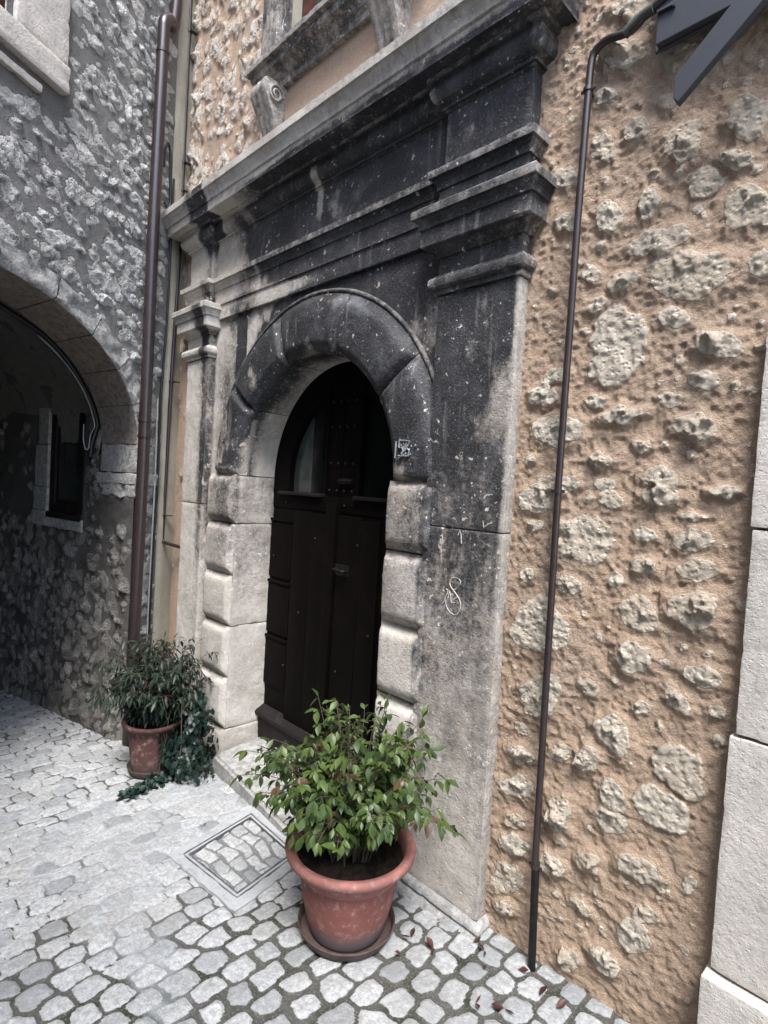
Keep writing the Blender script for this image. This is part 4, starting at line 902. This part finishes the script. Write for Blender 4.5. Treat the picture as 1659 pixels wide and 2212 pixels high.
    # solid mass behind so no light leaks in
    bm = bmesh.new()
    M = Matrix(((WD[0], WP[0], 0, CW[0]), (WD[1], WP[1], 0, CW[1]), (0, 0, 1, 0), (0, 0, 0, 1)))
    add_box(bm, -.3, 4.6, .44, 7.5, 1.30, 6.5, 0, M); add_box(bm, -.3, .33, .46, 6.5, -2.3, 1.29, 0, M); add_box(bm, -.02, .19, .04, .45, -2.3, 6.4, 0, M)
    add_box(bm, TC+TA+.06, 4.6, .03, 7.5, -2.3, 1.29, 0, M); add_box(bm, -.3, 4.6, 6.1, 7.5, -2.3, 1.29, 0, M)
    add_box(bm, .2, 1.38, .03, .43, 1.12, 6.4, 0, M); add_box(bm, 1.38, 2.16, .2, .43, 1.12, 6.4, 0, M); add_box(bm, 2.16, 4.6, .03, .43, 1.12, 6.4, 0, M)
    link('wall_core', bm_mesh('s', bm), M_PASS, grey)
build_left()

# ================================================================ pipes and cables
def collar(bm, p, r, h=.014, d=(0, 0, 1)):
    p = Vector(p); d = Vector(d).normalized(); tube(bm, [p-d*h/2, p+d*h/2], r, 16)
dp = lambda t, z, off=.07: tuple(LP(t, z, off))
t = bmesh.new()
pts = bend([dp(.455, -1.74), dp(.425, 0), dp(.423, 1.5), dp(.402, 2.86), dp(.33, 2.925, .055), dp(.262, 2.93, .03), dp(.256, 3.05, .04), dp(.25, 6.4, .04)], .05, 7)
tube(t, pts, .0365, 24)
p_ = link('downpipe', bm_mesh('downpipe', t), M_PIPE, None, 60)
tag(p_, 'thick brown metal downpipe in the corner, jogging aside near the top', 'pipe', 'pipes fixed to the walls')
for z in (.353, .255, .247, 2.66):
    b = bmesh.new(); tt = .425 if z < 1 else .405; collar(b, dp(tt, z), .0405 if z > .3 else .043, .018 if z > .3 else .006)
    if abs(z-.25) < .01: add_box(b, 0, .03, -.005, .005, -.004, .004, 0, Matrix.Translation(Vector(dp(tt-.03, z, .02))))
    link('collar', bm_mesh('collar', b), M_PIPE, p_, 60)
t = bmesh.new(); tube(t, bend([(-3.885, 1.70, 6.4), (-3.885, 1.70, 1.9), (-3.885, 1.70, 1.5), (-3.845, 1.665, .70), (-3.868, 1.660, -.455), (-3.72, 1.715, -.475), (-3.66, 1.735, -.478)], .03, 6), .0125, 14)
p_ = link('thin_pipe', bm_mesh('thin_pipe', t), M_PIPE, None, 60)
tag(p_, 'thin brown pipe running down beside the pale left pilaster, elbow at its foot', 'pipe', 'pipes fixed to the walls')
for q in ((-3.885, 1.70, 3.05), (-3.885, 1.70, 2.17), (-3.885, 1.70, 1.98), (-3.846, 1.665, .66), (-3.863, 1.660, -.27)):
    b = bmesh.new(); collar(b, q, .017, .014); add_box(b, q[0], q[0]+.03, q[1]-.003, q[1]+.05, q[2]-.003, q[2]+.003); link('collar', bm_mesh('collar', b), M_PIPE, p_, 60)
t = bmesh.new(); tube(t, bend([dp(.30, 2.02, .03), dp(.29, 2.15, .03), dp(.262, 2.20, .03), dp(.235, 2.14, .03), dp(.215, 1.83, .03), dp(.235, 1.78, .03), dp(.28, 1.80, .03)], .03, 6), .0085, 10)
tag(link('cable_loop', bm_mesh('c', t), M_CABLE, None, 60), 'short black cable looping out from behind the thick downpipe', 'cable', 'cables on the walls')
t = bmesh.new(); tube(t, bend([dp(.19, 2.0, .03), dp(.195, 1.35, .03), dp(.20, 1.0, .03), dp(.228, .56, .03), dp(.222, -.05, .03), dp(.24, -.6, .03), dp(.242, -1.2, .03), dp(.25, -1.75, .03)], .05, 6), .0075, 10)
tag(link('wall_cable', bm_mesh('c', t), M_CABLE, None, 60), 'black cable running straight down the strip between thick and thin pipe', 'cable', 'cables on the walls')
t = bmesh.new(); tube(t, bend([dp(.258, .52, .03), dp(.25, -.05, .03), dp(.262, -.8, .03), dp(.262, -1.72, .03)], .05, 6), .006, 8)
tag(link('pale_cable', bm_mesh('c', t), M_CABLEW, None, 60), 'pale cable beside the black one, behind the thick downpipe', 'cable', 'cables on the walls')
# heavy cable following the inner edge of the passage arch
t = bmesh.new(); pts = []
for ph in np.linspace(math.pi/2+.6, .16, 40):
    pts.append(tuple(LP(TC-(TA-.005)*math.cos(ph), TZ+(TB-.005)*math.sin(ph)+.01*math.sin(ph*9), 0, .47)))
pts += [tuple(LP(.455, .20, 0, .50)), tuple(LP(.458, .11, 0, .51))]
tube(t, pts, .017, 12)
ac = link('arch_cable', bm_mesh('c', t), M_CABLE, None, 60); tag(ac, 'heavy black cable bundle following the inner edge of the passage arch', 'cable', 'cables on the walls')
t = bmesh.new(); q = []
for ph in np.linspace(1.0, .16, 24): q.append(tuple(LP(TC-(TA-.035)*math.cos(ph), TZ+(TB-.035)*math.sin(ph), 0, .46)))
q += [tuple(LP(.49, .26, 0, .47)), tuple(LP(.50, .16, 0, .47)), tuple(LP(.53, .15, 0, .47)), tuple(LP(.55, .22, 0, .47)), tuple(LP(.55, .32, 0, .47))]
tube(t, bend(q, .02, 4), .0035, 6); link('thin_wire', bm_mesh('c', t), M_CABLEW, ac, 60)
# right-hand pipe with its elbow
t = bmesh.new()
tube(t, bend([(-.888, 1.71, -1.585), (-.903, 1.71, -1.22), (-.917, 1.71, .06), (-.916, 1.71, .9), (-.910, 1.71, 1.38), (-.905, 1.71, 1.432), (-.86, 1.705, 1.448), (-.78, 1.70, 1.425), (-.72, 1.69, 1.455), (-.66, 1.69, 1.47)], .025, 6), .0118, 16)
p_ = link('thin_pipe', bm_mesh('p', t), M_PIPE, None, 60); tag(p_, 'thin brown pipe bending at the top towards the dark metal plate', 'pipe', 'pipes fixed to the walls')
for q in ((-.912, 1.71, 1.32), (-.917, 1.71, .03), (-.901, 1.71, -1.235)):
    b = bmesh.new(); collar(b, q, .016, .012); add_box(b, q[0]-.003, q[0]+.003, q[1], q[1]+.06, q[2]-.004, q[2]+.004); add_box(b, q[0]-.024, q[0]+.024, q[1]-.003, q[1]+.003, q[2]-.005, q[2]+.005, .001); link('collar', bm_mesh('collar', b), M_PIPE, p_, 60)
b = bmesh.new(); tube(b, [(-.90, 1.71, -1.24), (-.888, 1.71, -1.588)], .0135, 12); link('foot_sleeve', bm_mesh('f', b), M_IRON, p_, 60)
b = bmesh.new(); tube(b, bend([(-.80, 1.70, 1.428), (-.75, 1.695, 1.45), (-.712, 1.69, 1.452)], .02), .0155, 14); link('joint_sleeve', bm_mesh('f', b), plain('greenish_tape', (.05, .055, .045), .7), p_, 60)

# ================================================================ dark metal plate and brace, top right
aw = empty('metal_canopy', (-.5, 1.70, 1.3), label='slate-grey flat metal plate and slanting flat bar cut off by the top edge', cat='canopy')
bm = bmesh.new()
vv = [(-.700, 1.318), (-.702, 1.95), (.15, 1.95), (.15, 1.345)]
F0 = [bm.verts.new((x, 1.690, z)) for x, z in vv]; F1 = [bm.verts.new((x, 1.702, z)) for x, z in vv]
bm.faces.new(F0); bm.faces.new(F1[::-1])
for i in range(4): bm.faces.new((F0[i], F0[(i+1) % 4], F1[(i+1) % 4], F1[i]))
bmesh.ops.bevel(bm, geom=list(bm.edges), offset=.0015, segments=1, affect='EDGES')
link('plate', bm_mesh('p', bm), M_STEEL, aw, 30)
bm = bmesh.new()
vv = [(-.605, 1.158), (-.605, 1.102), (-.592, 1.085), (.05, 1.66), (.05, 1.74), (.0, 1.74)]
F0 = [bm.verts.new((x, 1.600, z)) for x, z in vv]; F1 = [bm.verts.new((x, 1.620, z-.004)) for x, z in vv]
bm.faces.new(F0); bm.faces.new(F1[::-1])
for i in range(6): bm.faces.new((F0[i], F0[(i+1) % 6], F1[(i+1) % 6], F1[i]))
bmesh.ops.bevel(bm, geom=list(bm.edges), offset=.0015, segments=1, affect='EDGES')
link('brace', bm_mesh('p', bm), M_STEEL, aw, 30)
bm = bmesh.new(); add_box(bm, -.70, -.655, 1.680, 1.69, 1.425, 1.432, .001); add_box(bm, -.657, -.651, 1.680, 1.69, 1.42, 1.445, .001); link('weld_lug', bm_mesh('p', bm), M_STEEL, aw, 30)
bm = bmesh.new(); add_box(bm, -.69, .15, 1.668, 1.690, 1.3235, 1.329, .001, Matrix.Identity(4))
for v in bm.verts: v.co.z += (v.co.x+.70)*.0318
link('folded_lip', bm_mesh('p', bm), M_STEEL, aw, 30)
for q in ((-.05, .0, 1.62, 1.77, 1.66, 1.70), (-.6, -.55, 1.70, 1.77, 1.6, 1.66)):
    bm = bmesh.new(); add_box(bm, *q, .003); link('bracket', bm_mesh('p', bm), M_STEEL, aw, 30)

# ================================================================ pale ashlar of the next doorway
ds = empty('ashlar_doorpost', (-.2, 1.72, -1.55), label='pale smooth stone doorpost in large blocks at the right edge', cat='doorpost')
for k, (x0, z0, z1, y) in enumerate(((-.368, -.040, .488, 1.716), (-.362, -.592, -.046, 1.716), (-.374, -1.24, -.598, 1.713), (-.36, .494, 1.25, 1.73))):
    if k == 3: x0 = -.28
    bm = bmesh.new(); add_box(bm, x0, .12, y, 1.95, z0+.001, z1-.001, .004); densify(bm, .02); me = bm_mesh('b', bm); wear(me, .002, 8, .0018, 60, k)
    link('block', me, M_ASHLAR, ds, 50)
bm = bmesh.new(); add_box(bm, -.386, .14, 1.675, 1.95, -1.62, -1.245, .008); densify(bm, .035); me = bm_mesh('b', bm); wear(me, .004, 12, .0015, 60, 8)
link('plinth', me, M_ASHLAR, ds, 50)

# ================================================================ the paving
MH = [(-2.30, 1.10), (-1.82, 1.13), (-1.905, 1.525), (-2.405, 1.56)]     # outline of the inspection cover
def build_ground():
    x = axis([(-16, -6.6, .5), (-6.6, -4.4, .02), (-4.4, -.35, .0085), (-.35, 1.0, .05), (1., 12., .5)]); y = axis([(-9, -.2, .25), (-.2, .35, .05), (.35, 1.9, .0085), (1.9, 2.4, .1), (2.4, 6, .5)])
    X, Y = np.meshgrid(x, y, indexing='ij')
    # courses run away from the facade; warp them gently
    P3 = np.stack([X, Y, X*0], -1)
    Wx = X+.05*(fbm(P3, 1.3, 3, 5)-.5)*2+.16*np.clip(-2.4-X, 0, 5)*.9*(Y-1.2)*.35
    Wy = Y+.05*(fbm(P3, 1.3, 3, 15)-.5)*2
    a_, b_ = .088, .104
    gx, gy = Wx/a_, Wy/b_
    i0 = np.floor(gx)
    d1 = np.full(X.shape, 9.); d2 = np.full(X.shape, 9.); idd = np.zeros(X.shape); c1x = np.zeros(X.shape); c1y = np.zeros(X.shape); rx = np.zeros(X.shape); ry = np.zeros(X.shape)
    for di in (-1, 0, 1):
        ii = i0+di; off = _h(ii, ii*0, ii*0+3, 5)*.35+(np.mod(ii, 2))*.5
        j0 = np.floor(gy-off)
        for dj in (-1, 0, 1):
            jj = j0+dj
            jx = (_h(ii, jj, jj*0+1, 7)-.5)*.20; jy = (_h(ii, jj, jj*0+2, 8)-.5)*.46
            cx_, cy_ = ii+.5+jx, jj+.5+off+jy
            dx, dy = (gx-cx_), (gy-cy_)
            sz = .85+.3*_h(ii, jj, jj*0+6, 2)
            rt_ = (_h(ii, jj, jj*0+8, 2)-.5)*.8; ax_ = dx+rt_*dy; ay_ = dy-rt_*dx
            d = (np.abs(ax_)**5+np.abs(ay_)**5)**.2/(sz*.5+.5)
            hid = _h(ii, jj, jj*0+4, 9)
            new1 = d < d1
            d2 = np.where(new1, d1, np.minimum(d2, d)); idd = np.where(new1, hid, idd); rx = np.where(new1, dx, rx); ry = np.where(new1, dy, ry); d1 = np.where(new1, d, d1)
    e = (d2-d1)                                       # 0 at the joints
    e = e+.26*(fbm(P3, 20, 4, 3)-.5)
    gap = .035+.20*np.clip(fbm(P3, 2.2, 3, 33)-.42, 0, 1)+.11*sstep(-2.2, -1.3, X)*(.5+1.1*fbm(P3, 5, 3, 44))+.07*(idd > .9)
    S = sstep(gap-.07, gap+.09, e)
    # grouted zones: joints filled almost flush with pale cement
    def zone(cx, cy, rx_, ry_, rot=0):
        c, s = math.cos(rot), math.sin(rot); u = (X-cx)*c+(Y-cy)*s; v = -(X-cx)*s+(Y-cy)*c
        return 1-sstep(.65, 1.1, np.hypot(u/rx_, v/ry_)+.5*(fbm(P3, 4.5, 4, 41)-.5))
    G = np.maximum.reduce([zone(-2.70, 1.12, .42, .50), zone(-2.22, .86, .40, .18, -.3), zone(-1.78, .80, .26, .10, -.1), zone(-2.75, 1.5, .5, .12), zone(-2.6, .78, .3, .25)])
    G = np.clip(G, 0, 1)*(.35+.65*sstep(.38, .55, fbm(P3, 5, 4, 90)))
    tilt = ((idd*37 % 1)-.5)*rx*.016+((idd*91 % 1)-.5)*ry*.016
    dome = .0075*sstep(gap-.05, gap+.13, e)
    h = dome+S*(tilt+.005*((idd*13 % 1)-.5))+S*.010*(fbm(P3, 24, 4, 13)-.5)-.008
    h = h*(1-.3*G)+G*.001
    h = h+.0025*(fbm(P3, 60, 3, 77)-.5)+.010*(fbm(P3, 1.6, 2, 78)-.5)
    Z = ground_z(X)+h
    # bed for the inspection cover
    inside = np.ones(X.shape, bool)
    for (p, q) in zip(MH, MH[1:]+MH[:1]): inside &= ((q[0]-p[0])*(Y-p[1])-(q[1]-p[1])*(X-p[0])) > .004
    Z = np.where(inside, ground_z(X)-.02, Z)
    Z = np.where(Y > 1.72, np.minimum(Z, ground_z(X)+.0), Z)
    tone = idd; me = grid_mesh('street_paving', np.stack([X, Y, Z], -1), None, {'stone': S*(1-.35*G), 'tone': tone, 'grout': G}, flip=False)
    tag(link('street_paving', me, M_COB, None, 180), kind='structure')
build_ground()

# inspection cover: cement collar, thin metal frames, cobbles set in the tray
mh = empty('inspection_cover', (-2.1, 1.33, float(ground_z(-2.1))), label='square inspection cover inlaid with cobbles in a thin metal frame', cat='manhole cover')
def quad_ring(bm, o, i, z0o, dz0, dz1, wob=0):
    def P(f, dz):
        out = []
        cx = sum(p[0] for p in MH)/4; cy = sum(p[1] for p in MH)/4
        for (p, q) in zip(MH, MH[1:]+MH[:1]):
            for k in range(14):
                t_ = k/14; x = p[0]+(q[0]-p[0])*t_; y = p[1]+(q[1]-p[1])*t_
                dx, dy = x-cx, y-cy; L_ = max(abs(dx), abs(dy)); ff = 1-f/.235
                wv = 1+wob*(random.random()-.5)
                x, y = cx+dx*ff*wv, cy+dy*ff*wv; out.append(bm.verts.new((x, y, float(ground_z(x))+dz)))
        return out
    A_, B_ = P(o, dz1), P(i, dz1); D_ = P(o, dz0); E_ = P(i, dz0); n = len(A_)
    for k in range(n):
        l = (k+1) % n; bm.faces.new((A_[k], A_[l], B_[l], B_[k])); bm.faces.new((D_[k], D_[l], A_[l], A_[k])); bm.faces.new((B_[k], B_[l], E_[l], E_[k]))
bm = bmesh.new(); quad_ring(bm, -.022, .030, 0, -.03, .0065, .04); me = bm_mesh('c', bm); wear(me, .002); link('cement_collar', me, M_CONC, mh, 50)
for o_, i_ in ((.031, .0345), (.051, .054)):
    bm = bmesh.new(); quad_ring(bm, o_, i_, 0, -.02, .008, .004); link('metal_frame', bm_mesh('c', bm), plain('worn_galvanised_steel', (.17, .175, .185), .6, .2, .5, .6), mh, 40)
bm = bmesh.new(); quad_ring(bm, .035, .050, 0, -.02, .0035); link('frame_gap', bm_mesh('c', bm), M_CONC, mh, 40)
n = 60; uu = np.linspace(0, 1, n); A_, B_ = np.meshgrid(uu, uu, indexing='ij')
mh_ = np.array(MH); mc = mh_.mean(0); mi = mc+(mh_-mc)*(1-.060/.235)
Pxy = (1-A_)[..., None]*(1-B_)[..., None]*mi[0]+A_[..., None]*(1-B_)[..., None]*mi[1]+A_[..., None]*B_[..., None]*mi[2]+(1-A_)[..., None]*B_[..., None]*mi[3]
X, Y = Pxy[..., 0], Pxy[..., 1]; P3 = np.stack([X, Y, X*0], -1)
gx = A_*3.2+.7*(fbm(P3, 7, 2, 4)-.5); gy = B_*4.6+.7*(fbm(P3, 7, 2, 14)-.5); row = np.floor(gy); gx = gx+np.mod(row, 2)*.45
fx = np.minimum(gx % 1, 1-gx % 1)*1.7; fy = np.minimum(gy % 1, 1-gy % 1)
e = np.minimum(fx, fy)+.36*(fbm(P3, 26, 4, 5)-.5); S = sstep(.05, .17, e)
Z = ground_z(X)-.006+.010*sstep(.02, .25, e)+.005*(fbm(P3, 34, 4, 6)-.5)
me = grid_mesh('t', np.stack([X, Y, Z], -1), None, {'stone': S, 'tone': _h(np.floor(gx), row, row*0, 4), 'grout': X*0+.3}); link('cobble_inlay', me, M_COB, mh, 180)

# ================================================================ pots
def make_pot(name, c, rr, rb, h, zg, mat, rim, lab):
    p = empty(name, (c[0], c[1], zg), label=lab, cat='flower pot', group='terracotta pots by the portal')
    bm = bmesh.new(); k = rr/.24
    prof = [(0, .004), (rb*.96, .004), (rb, .012)]+[(rb+(rr*.765-rb)*(1-(1-t_)**1.5), .012+(h-.075*k-.012)*t_) for t_ in np.linspace(.05, 1, 14)]
    prof += [(rr*.775, h-.070*k), (rr*.775, h-.062*k), (rr*.80, h-.052*k)]
    lathe(bm, prof, (c[0], c[1], zg), 72); link('pot_body', bm_mesh('b', bm), mat, p, 50)
    bm = bmesh.new()
    pr = [(rr*.795, h-.054*k), (rr*.86, h-.046*k), (rr*.94, h-.040*k), (rr*.985, h-.028*k), (rr, h-.014*k), (rr*.985, h-.003*k), (rr*.95, h), (rr*.88, h-.004*k), (rr*.84, h-.015*k), (rr*.80, h-.05*k), (rr*.78, h-.09*k)]
    lathe(bm, pr, (c[0], c[1], zg), 72); link('rim', bm_mesh('r', bm), rim, p, 60)
    nn = 40; R_, A2 = np.meshgrid(np.linspace(.001, rr*.80, nn), np.linspace(0, 2*math.pi, 64), indexing='ij')
    X = c[0]+R_*np.cos(A2); Y = c[1]+R_*np.sin(A2); P3 = np.stack([X, Y, X*0], -1); Z = zg+h-.045*k+.03*(fbm(P3, 28, 4, 3)-.5)
    link('soil', grid_mesh('s', np.stack([X, Y, Z], -1), flip=False), M_SOIL, p, 180)
    return p
def make_saucer(c, r, zg, lab):
    bm = bmesh.new()
    lathe(bm, [(0, .003), (r*.86, .003), (r*.93, .010), (r*.985, .034), (r*1.0, .040), (r*.99, .043), (r*.965, .040), (r*.92, .014), (r*.84, .008), (0, .008)], (c[0], c[1], zg), 64)
    o = link('plant_saucer', bm_mesh('s', bm), M_SAUC, None, 50); tag(o, lab, 'saucer', 'saucers under the pots'); return o
PC = (-1.450, 1.368); P2 = (-3.19, 1.365)
G1 = float(ground_z(PC[0]))+.006; G2 = float(ground_z(P2[0]))+.006
make_saucer(PC, .178, G1, 'wide grey-brown saucer under the large green shrub pot')
make_pot('terracotta_pot', PC, .238, .137, .318, G1+.008, M_POT, M_POTR, 'large clean terracotta pot in front of the right pilaster, pale at its foot')
make_saucer(P2, .135, G2, 'small dusty saucer under the pot by the left pilaster')
make_pot('terracotta_pot', P2, .172, .112, .30, G2+.008, M_POT2, M_POT2, 'smaller dull brown terracotta pot by the left pilaster, half under ivy')

# ================================================================ plants
def leaf_shape(kind):
    if kind == 'ovate':
        o = [(0, 0), (.18, .10), (.36, .21), (.55, .24), (.74, .17), (.88, .08), (1, 0)]
    elif kind == 'narrow':
        o = [(0, 0), (.2, .07), (.45, .12), (.7, .09), (1, 0)]
    else:
        o = [(0, 0), (-.08, .22), (.10, .46), (.34, .30), (.50, .42), (.72, .24), (1, 0)]
    return o
class Leaves:
    def __init__(s): s.V = []; s.F = []; s.T = []
    def add(s, p, d, nrm, L, kind, tone, fold=.25, droop=.2):
        d = d.normalized(); side = d.cross(nrm)
        if side.length < 1e-4: side = d.orthogonal()
        side.normalize(); n = side.cross(d).normalized()
        o = leaf_shape(kind); b = len(s.V)
        for t_, w_ in o: s.V.append(p+d*(t_*L)-n*(droop*L*t_*t_))
        for sg in (-1, 1):
            for t_, w_ in o[1:-1]: s.V.append(p+d*(t_*L)+side*(sg*w_*L)+n*(fold*w_*L-droop*L*t_*t_))
        m = len(o); q = m-2
        for g, sg in ((0, -1), (1, 1)):
            s0 = b+m+g*q
            f = [(b, b+1, s0)]+[(b+i+1, b+i+2, s0+i+1, s0+i) for i in range(q-1)]+[(b+q, b+q+1, s0+q-1)]
            s.F += [x if sg > 0 else x[::-1] for x in f]
        s.T += [tone]*(m+2*q)
    def build(s, name, mat, parent):
        me = pydata(name, s.V, s.F); a_ = me.attributes.new('tone', 'FLOAT', 'POINT'); a_.data.foreach_set('value', s.T); return link(name, me, mat, parent, 60)
def rv(rng, s=1): return Vector((rng.uniform(-s, s), rng.uniform(-s, s), rng.uniform(-s, s)))
def nandina(name, c, z0, lab, mat, kind, n, L0, L1, leaf0, rng, elev0=(15, 85), seg=9, az=None, extra=0):
    p = empty(name, (c[0], c[1], z0), label=lab, cat='potted shrub'); lv = Leaves(); bm = bmesh.new()
    for i in range(n+extra):
        leaf, elev = leaf0, elev0
        if i >= n: leaf, elev, L0, L1, seg = .013, (68, 84), .50, .62, 12
        a_ = rng.uniform(0, 2*math.pi) if az is None else az(i, rng)
        el = math.radians(rng.uniform(*elev)); L = rng.uniform(L0, L1)*(1 if el > .6 else .88)
        base = Vector((c[0]+.09*math.cos(a_)*rng.random(), c[1]+.09*math.sin(a_)*rng.random(), z0))
        d = Vector((math.cos(a_)*math.cos(el), math.sin(a_)*math.cos(el), math.sin(el))); pts = [base]; q = base.copy()
        up0 = Vector((d.x*.25, d.y*.25, 1)).normalized()
        for k in range(seg):
            f = k/(seg-1); dd = (up0*(1-f)+d*f+Vector((0, 0, -.55*f*f*math.cos(el)))).normalized(); q = q+dd*L/seg+rv(rng, .003); pts.append(q.copy())
            if q.y > 1.685-.02: q.y = 1.665
        tube(bm, pts, .0018, 5, True, [.0032*(1-.7*j/seg) for j in range(seg+1)])
        for k in range(max(2, int(seg*.3)), seg+1):
            f = k/seg; pos = pts[k]; dirk = (pts[k]-pts[k-1]).normalized(); tn = rng.random()*.9
            if rng.random() < .045: tn = 1.0
            sd = dirk.cross(Vector((0, 0, 1))); sd = sd.normalized() if sd.length > .1 else Vector((1, 0, 0))
            for sg in ((-1, 1) if k < seg else (0,)):
                if rng.random() < .1: continue
                o = (sd*sg*rng.uniform(.6, 1)+dirk*.5+rv(rng, .3)).normalized(); fp = pos+o*leaf*rng.uniform(.3, .8) if sg else pos
                if sg: tube(bm, [pos, fp], .0009, 4)
                for ang in (-.95, 0, .95):
                    dl = (Matrix.Rotation(ang+rng.uniform(-.25, .25), 3, 'Z') @ o)+Vector((0, 0, rng.uniform(-1.5, -.2)))
                    nl = (Vector((0, 0, 1))+rv(rng, .45)).normalized()
                    lv.add(fp, dl, nl, leaf*rng.uniform(.45, 1.25), kind, min(1, max(0, tn*.8+rng.random()*.18)) if tn < 1 else 1, rng.uniform(.1, .45), rng.uniform(.1, .45))
    lv.build('foliage', mat, p); link('stems', bm_mesh('st', bm), M_STEM, p, 60); return p
rng = random.Random(12)
camd = math.atan2(-PC[1], -PC[0])
nandina('potted_shrub', PC, G1+.27, 'bushy bright green shrub with pointed leaves in the large terracotta pot', M_LEAF, 'ovate', 104, .26, .57, .046, rng, (18, 82), 10, extra=4)
nandina('potted_shrub', P2, G2+.27, 'dark purplish narrow-leaved shrub in the smaller pot by the left pilaster', M_LEAFD, 'narrow', 130, .24, .54, .058, random.Random(8), (15, 86), 9)
# ivy tumbling to the ground beside the small pot
iv = empty('ivy', (-3.0, 1.5, G2), label='dark green ivy mass tumbling beside the smaller pot onto the cobbles', cat='ivy'); lv = Leaves(); bm = bmesh.new(); rng = random.Random(21)
for i in range(1900):
    # points on the surface of a leaning heap, plus a trail along the ground
    if i < 1700:
        a_ = rng.uniform(-math.pi, math.pi); h = rng.random()**.8
        r = (.19-.07*h)*rng.uniform(.5, 1.1)*(1+.25*math.sin(a_*3+h*9)); h = h*(.75+.3*math.sin(a_*2.3+1))
        c0 = Vector((-3.03+.02*h, 1.49, 0)); p = c0+Vector((math.cos(a_)*r*1.0, math.sin(a_)*r*.8, G2+.01+h*.50)); nn = Vector((math.cos(a_), math.sin(a_), .5))
    else:
        t_ = rng.random(); p = Vector((-3.0+.06*t_+rng.uniform(-.04, .04), 1.38-.26*t_+rng.uniform(-.03, .03), G2+.012+rng.random()*.03)); nn = Vector((0, -.3, 1))
    if p.y > 1.69: p.y = 1.685
    nn = (nn+rv(rng, .5)).normalized(); d = (Vector((0, 0, -1))+nn*.3+rv(rng, .6)).normalized() if i < 1700 else rv(rng)
    lv.add(p, d, nn, rng.uniform(.018, .038), 'ivy', rng.random()**1.6*.95, .15, .15)
for k in range(26):
    a_ = rng.uniform(-math.pi, math.pi); pts = [Vector((-3.03+math.cos(a_)*r_, 1.47+math.sin(a_)*r_*.8, G2+z_)) for r_, z_ in ((.06, .48), (.10, .36), (.13, .22), (.15, .10), (.17, .01))]
    tube(bm, [Vector((q.x, min(q.y, 1.68), q.z))+rv(rng, .01) for q in pts], .0025, 5)
lv.build('foliage', M_IVY, iv); link('stems', bm_mesh('st', bm), M_STEM, iv, 60)

# ================================================================ fallen leaves
LPOS = [(-.91, 1.66, 1), (-.81, 1.62, 1.2), (-.75, 1.62, 1.2), (-.86, 1.50, 1.2), (-1.03, 1.64, .9), (-.99, 1.66, 1), (-1.0, 1.59, .8), (-.94, 1.60, .9), (-.68, 1.62, 1), (-1.25, 1.50, 1), (-1.16, 1.52, 1.2), (-1.05, 1.655, .9), (-1.08, 1.64, 1), (-1.02, 1.60, .8), (-.93, 1.45, .8), (-1.22, 1.42, .7), (-.72, 1.52, 1.1), (-2.42, 1.30, .6), (-2.05, .86, .7)]
rng = random.Random(4); words = ['curled', 'flat', 'folded', 'pointed']
flo = []
for i, (x, y, s_) in enumerate([q for k_, q in enumerate(LPOS) if k_ not in (5, 7, 11, 13, 18)]):
    lv = Leaves(); nlf = 1 if rng.random() < .6 else 2; tn = rng.random()*.9
    for k in range(nlf):
        lv.add(Vector((0, 0, .004)), Vector((math.cos(k*2.2), math.sin(k*2.2), .15)), Vector((rng.uniform(-.5, .5), rng.uniform(-.5, .5), 1)), .036*s_, 'narrow' if k else 'ovate', tn, .5, -.15)
    me = pydata('fallen_leaf', lv.V, lv.F); a_ = me.attributes.new('tone', 'FLOAT', 'POINT'); a_.data.foreach_set('value', lv.T)
    o = link('fallen_leaf', me, M_DEAD, None, 60); o.location = (x, y, float(ground_z(x))+.004); o.rotation_euler = (0, 0, rng.uniform(0, 6.28))
    flo.append(o)
cl = [('beside the inspection cover', lambda x, y: x < -2.2), ('alone on the open paving', lambda x, y: x < -1.9), ('near the large pot saucer', lambda x, y: x < -1.2), ('at the right plinth corner', lambda x, y: x < -.995), ('at the right pipe foot', lambda x, y: x < -.85), ('right of the pipe foot', lambda x, y: True)]
grp = {}
for o in flo: grp.setdefault(next(n_ for n_, f in cl if f(o.location.x, o.location.y)), []).append(o)
for n_, L in grp.items():
    L.sort(key=lambda o: o.location.x)
    for k, o in enumerate(L):
        od = '' if len(L) == 1 else ', '+['first', 'second', 'third', 'fourth', 'fifth', 'sixth', 'seventh', 'eighth'][k]+' from the left'
        tag(o, 'dry dark red leaf '+n_+od, 'fallen leaf', 'dry red leaves fallen on the cobbles')

# ================================================================ unseen house added across the alley to block low sky (behind the viewpoint)
op = empty('unseen_opposite_house', (-1.5, -1.6, -1.6), label='unseen plain plastered house front added across the alley to block low sky', cat='house')
bm = bmesh.new(); add_box(bm, -9, 5, -2.1, -1.6, -1.9, 3.0); link('wall', bm_mesh('w', bm), M_OPP, op)
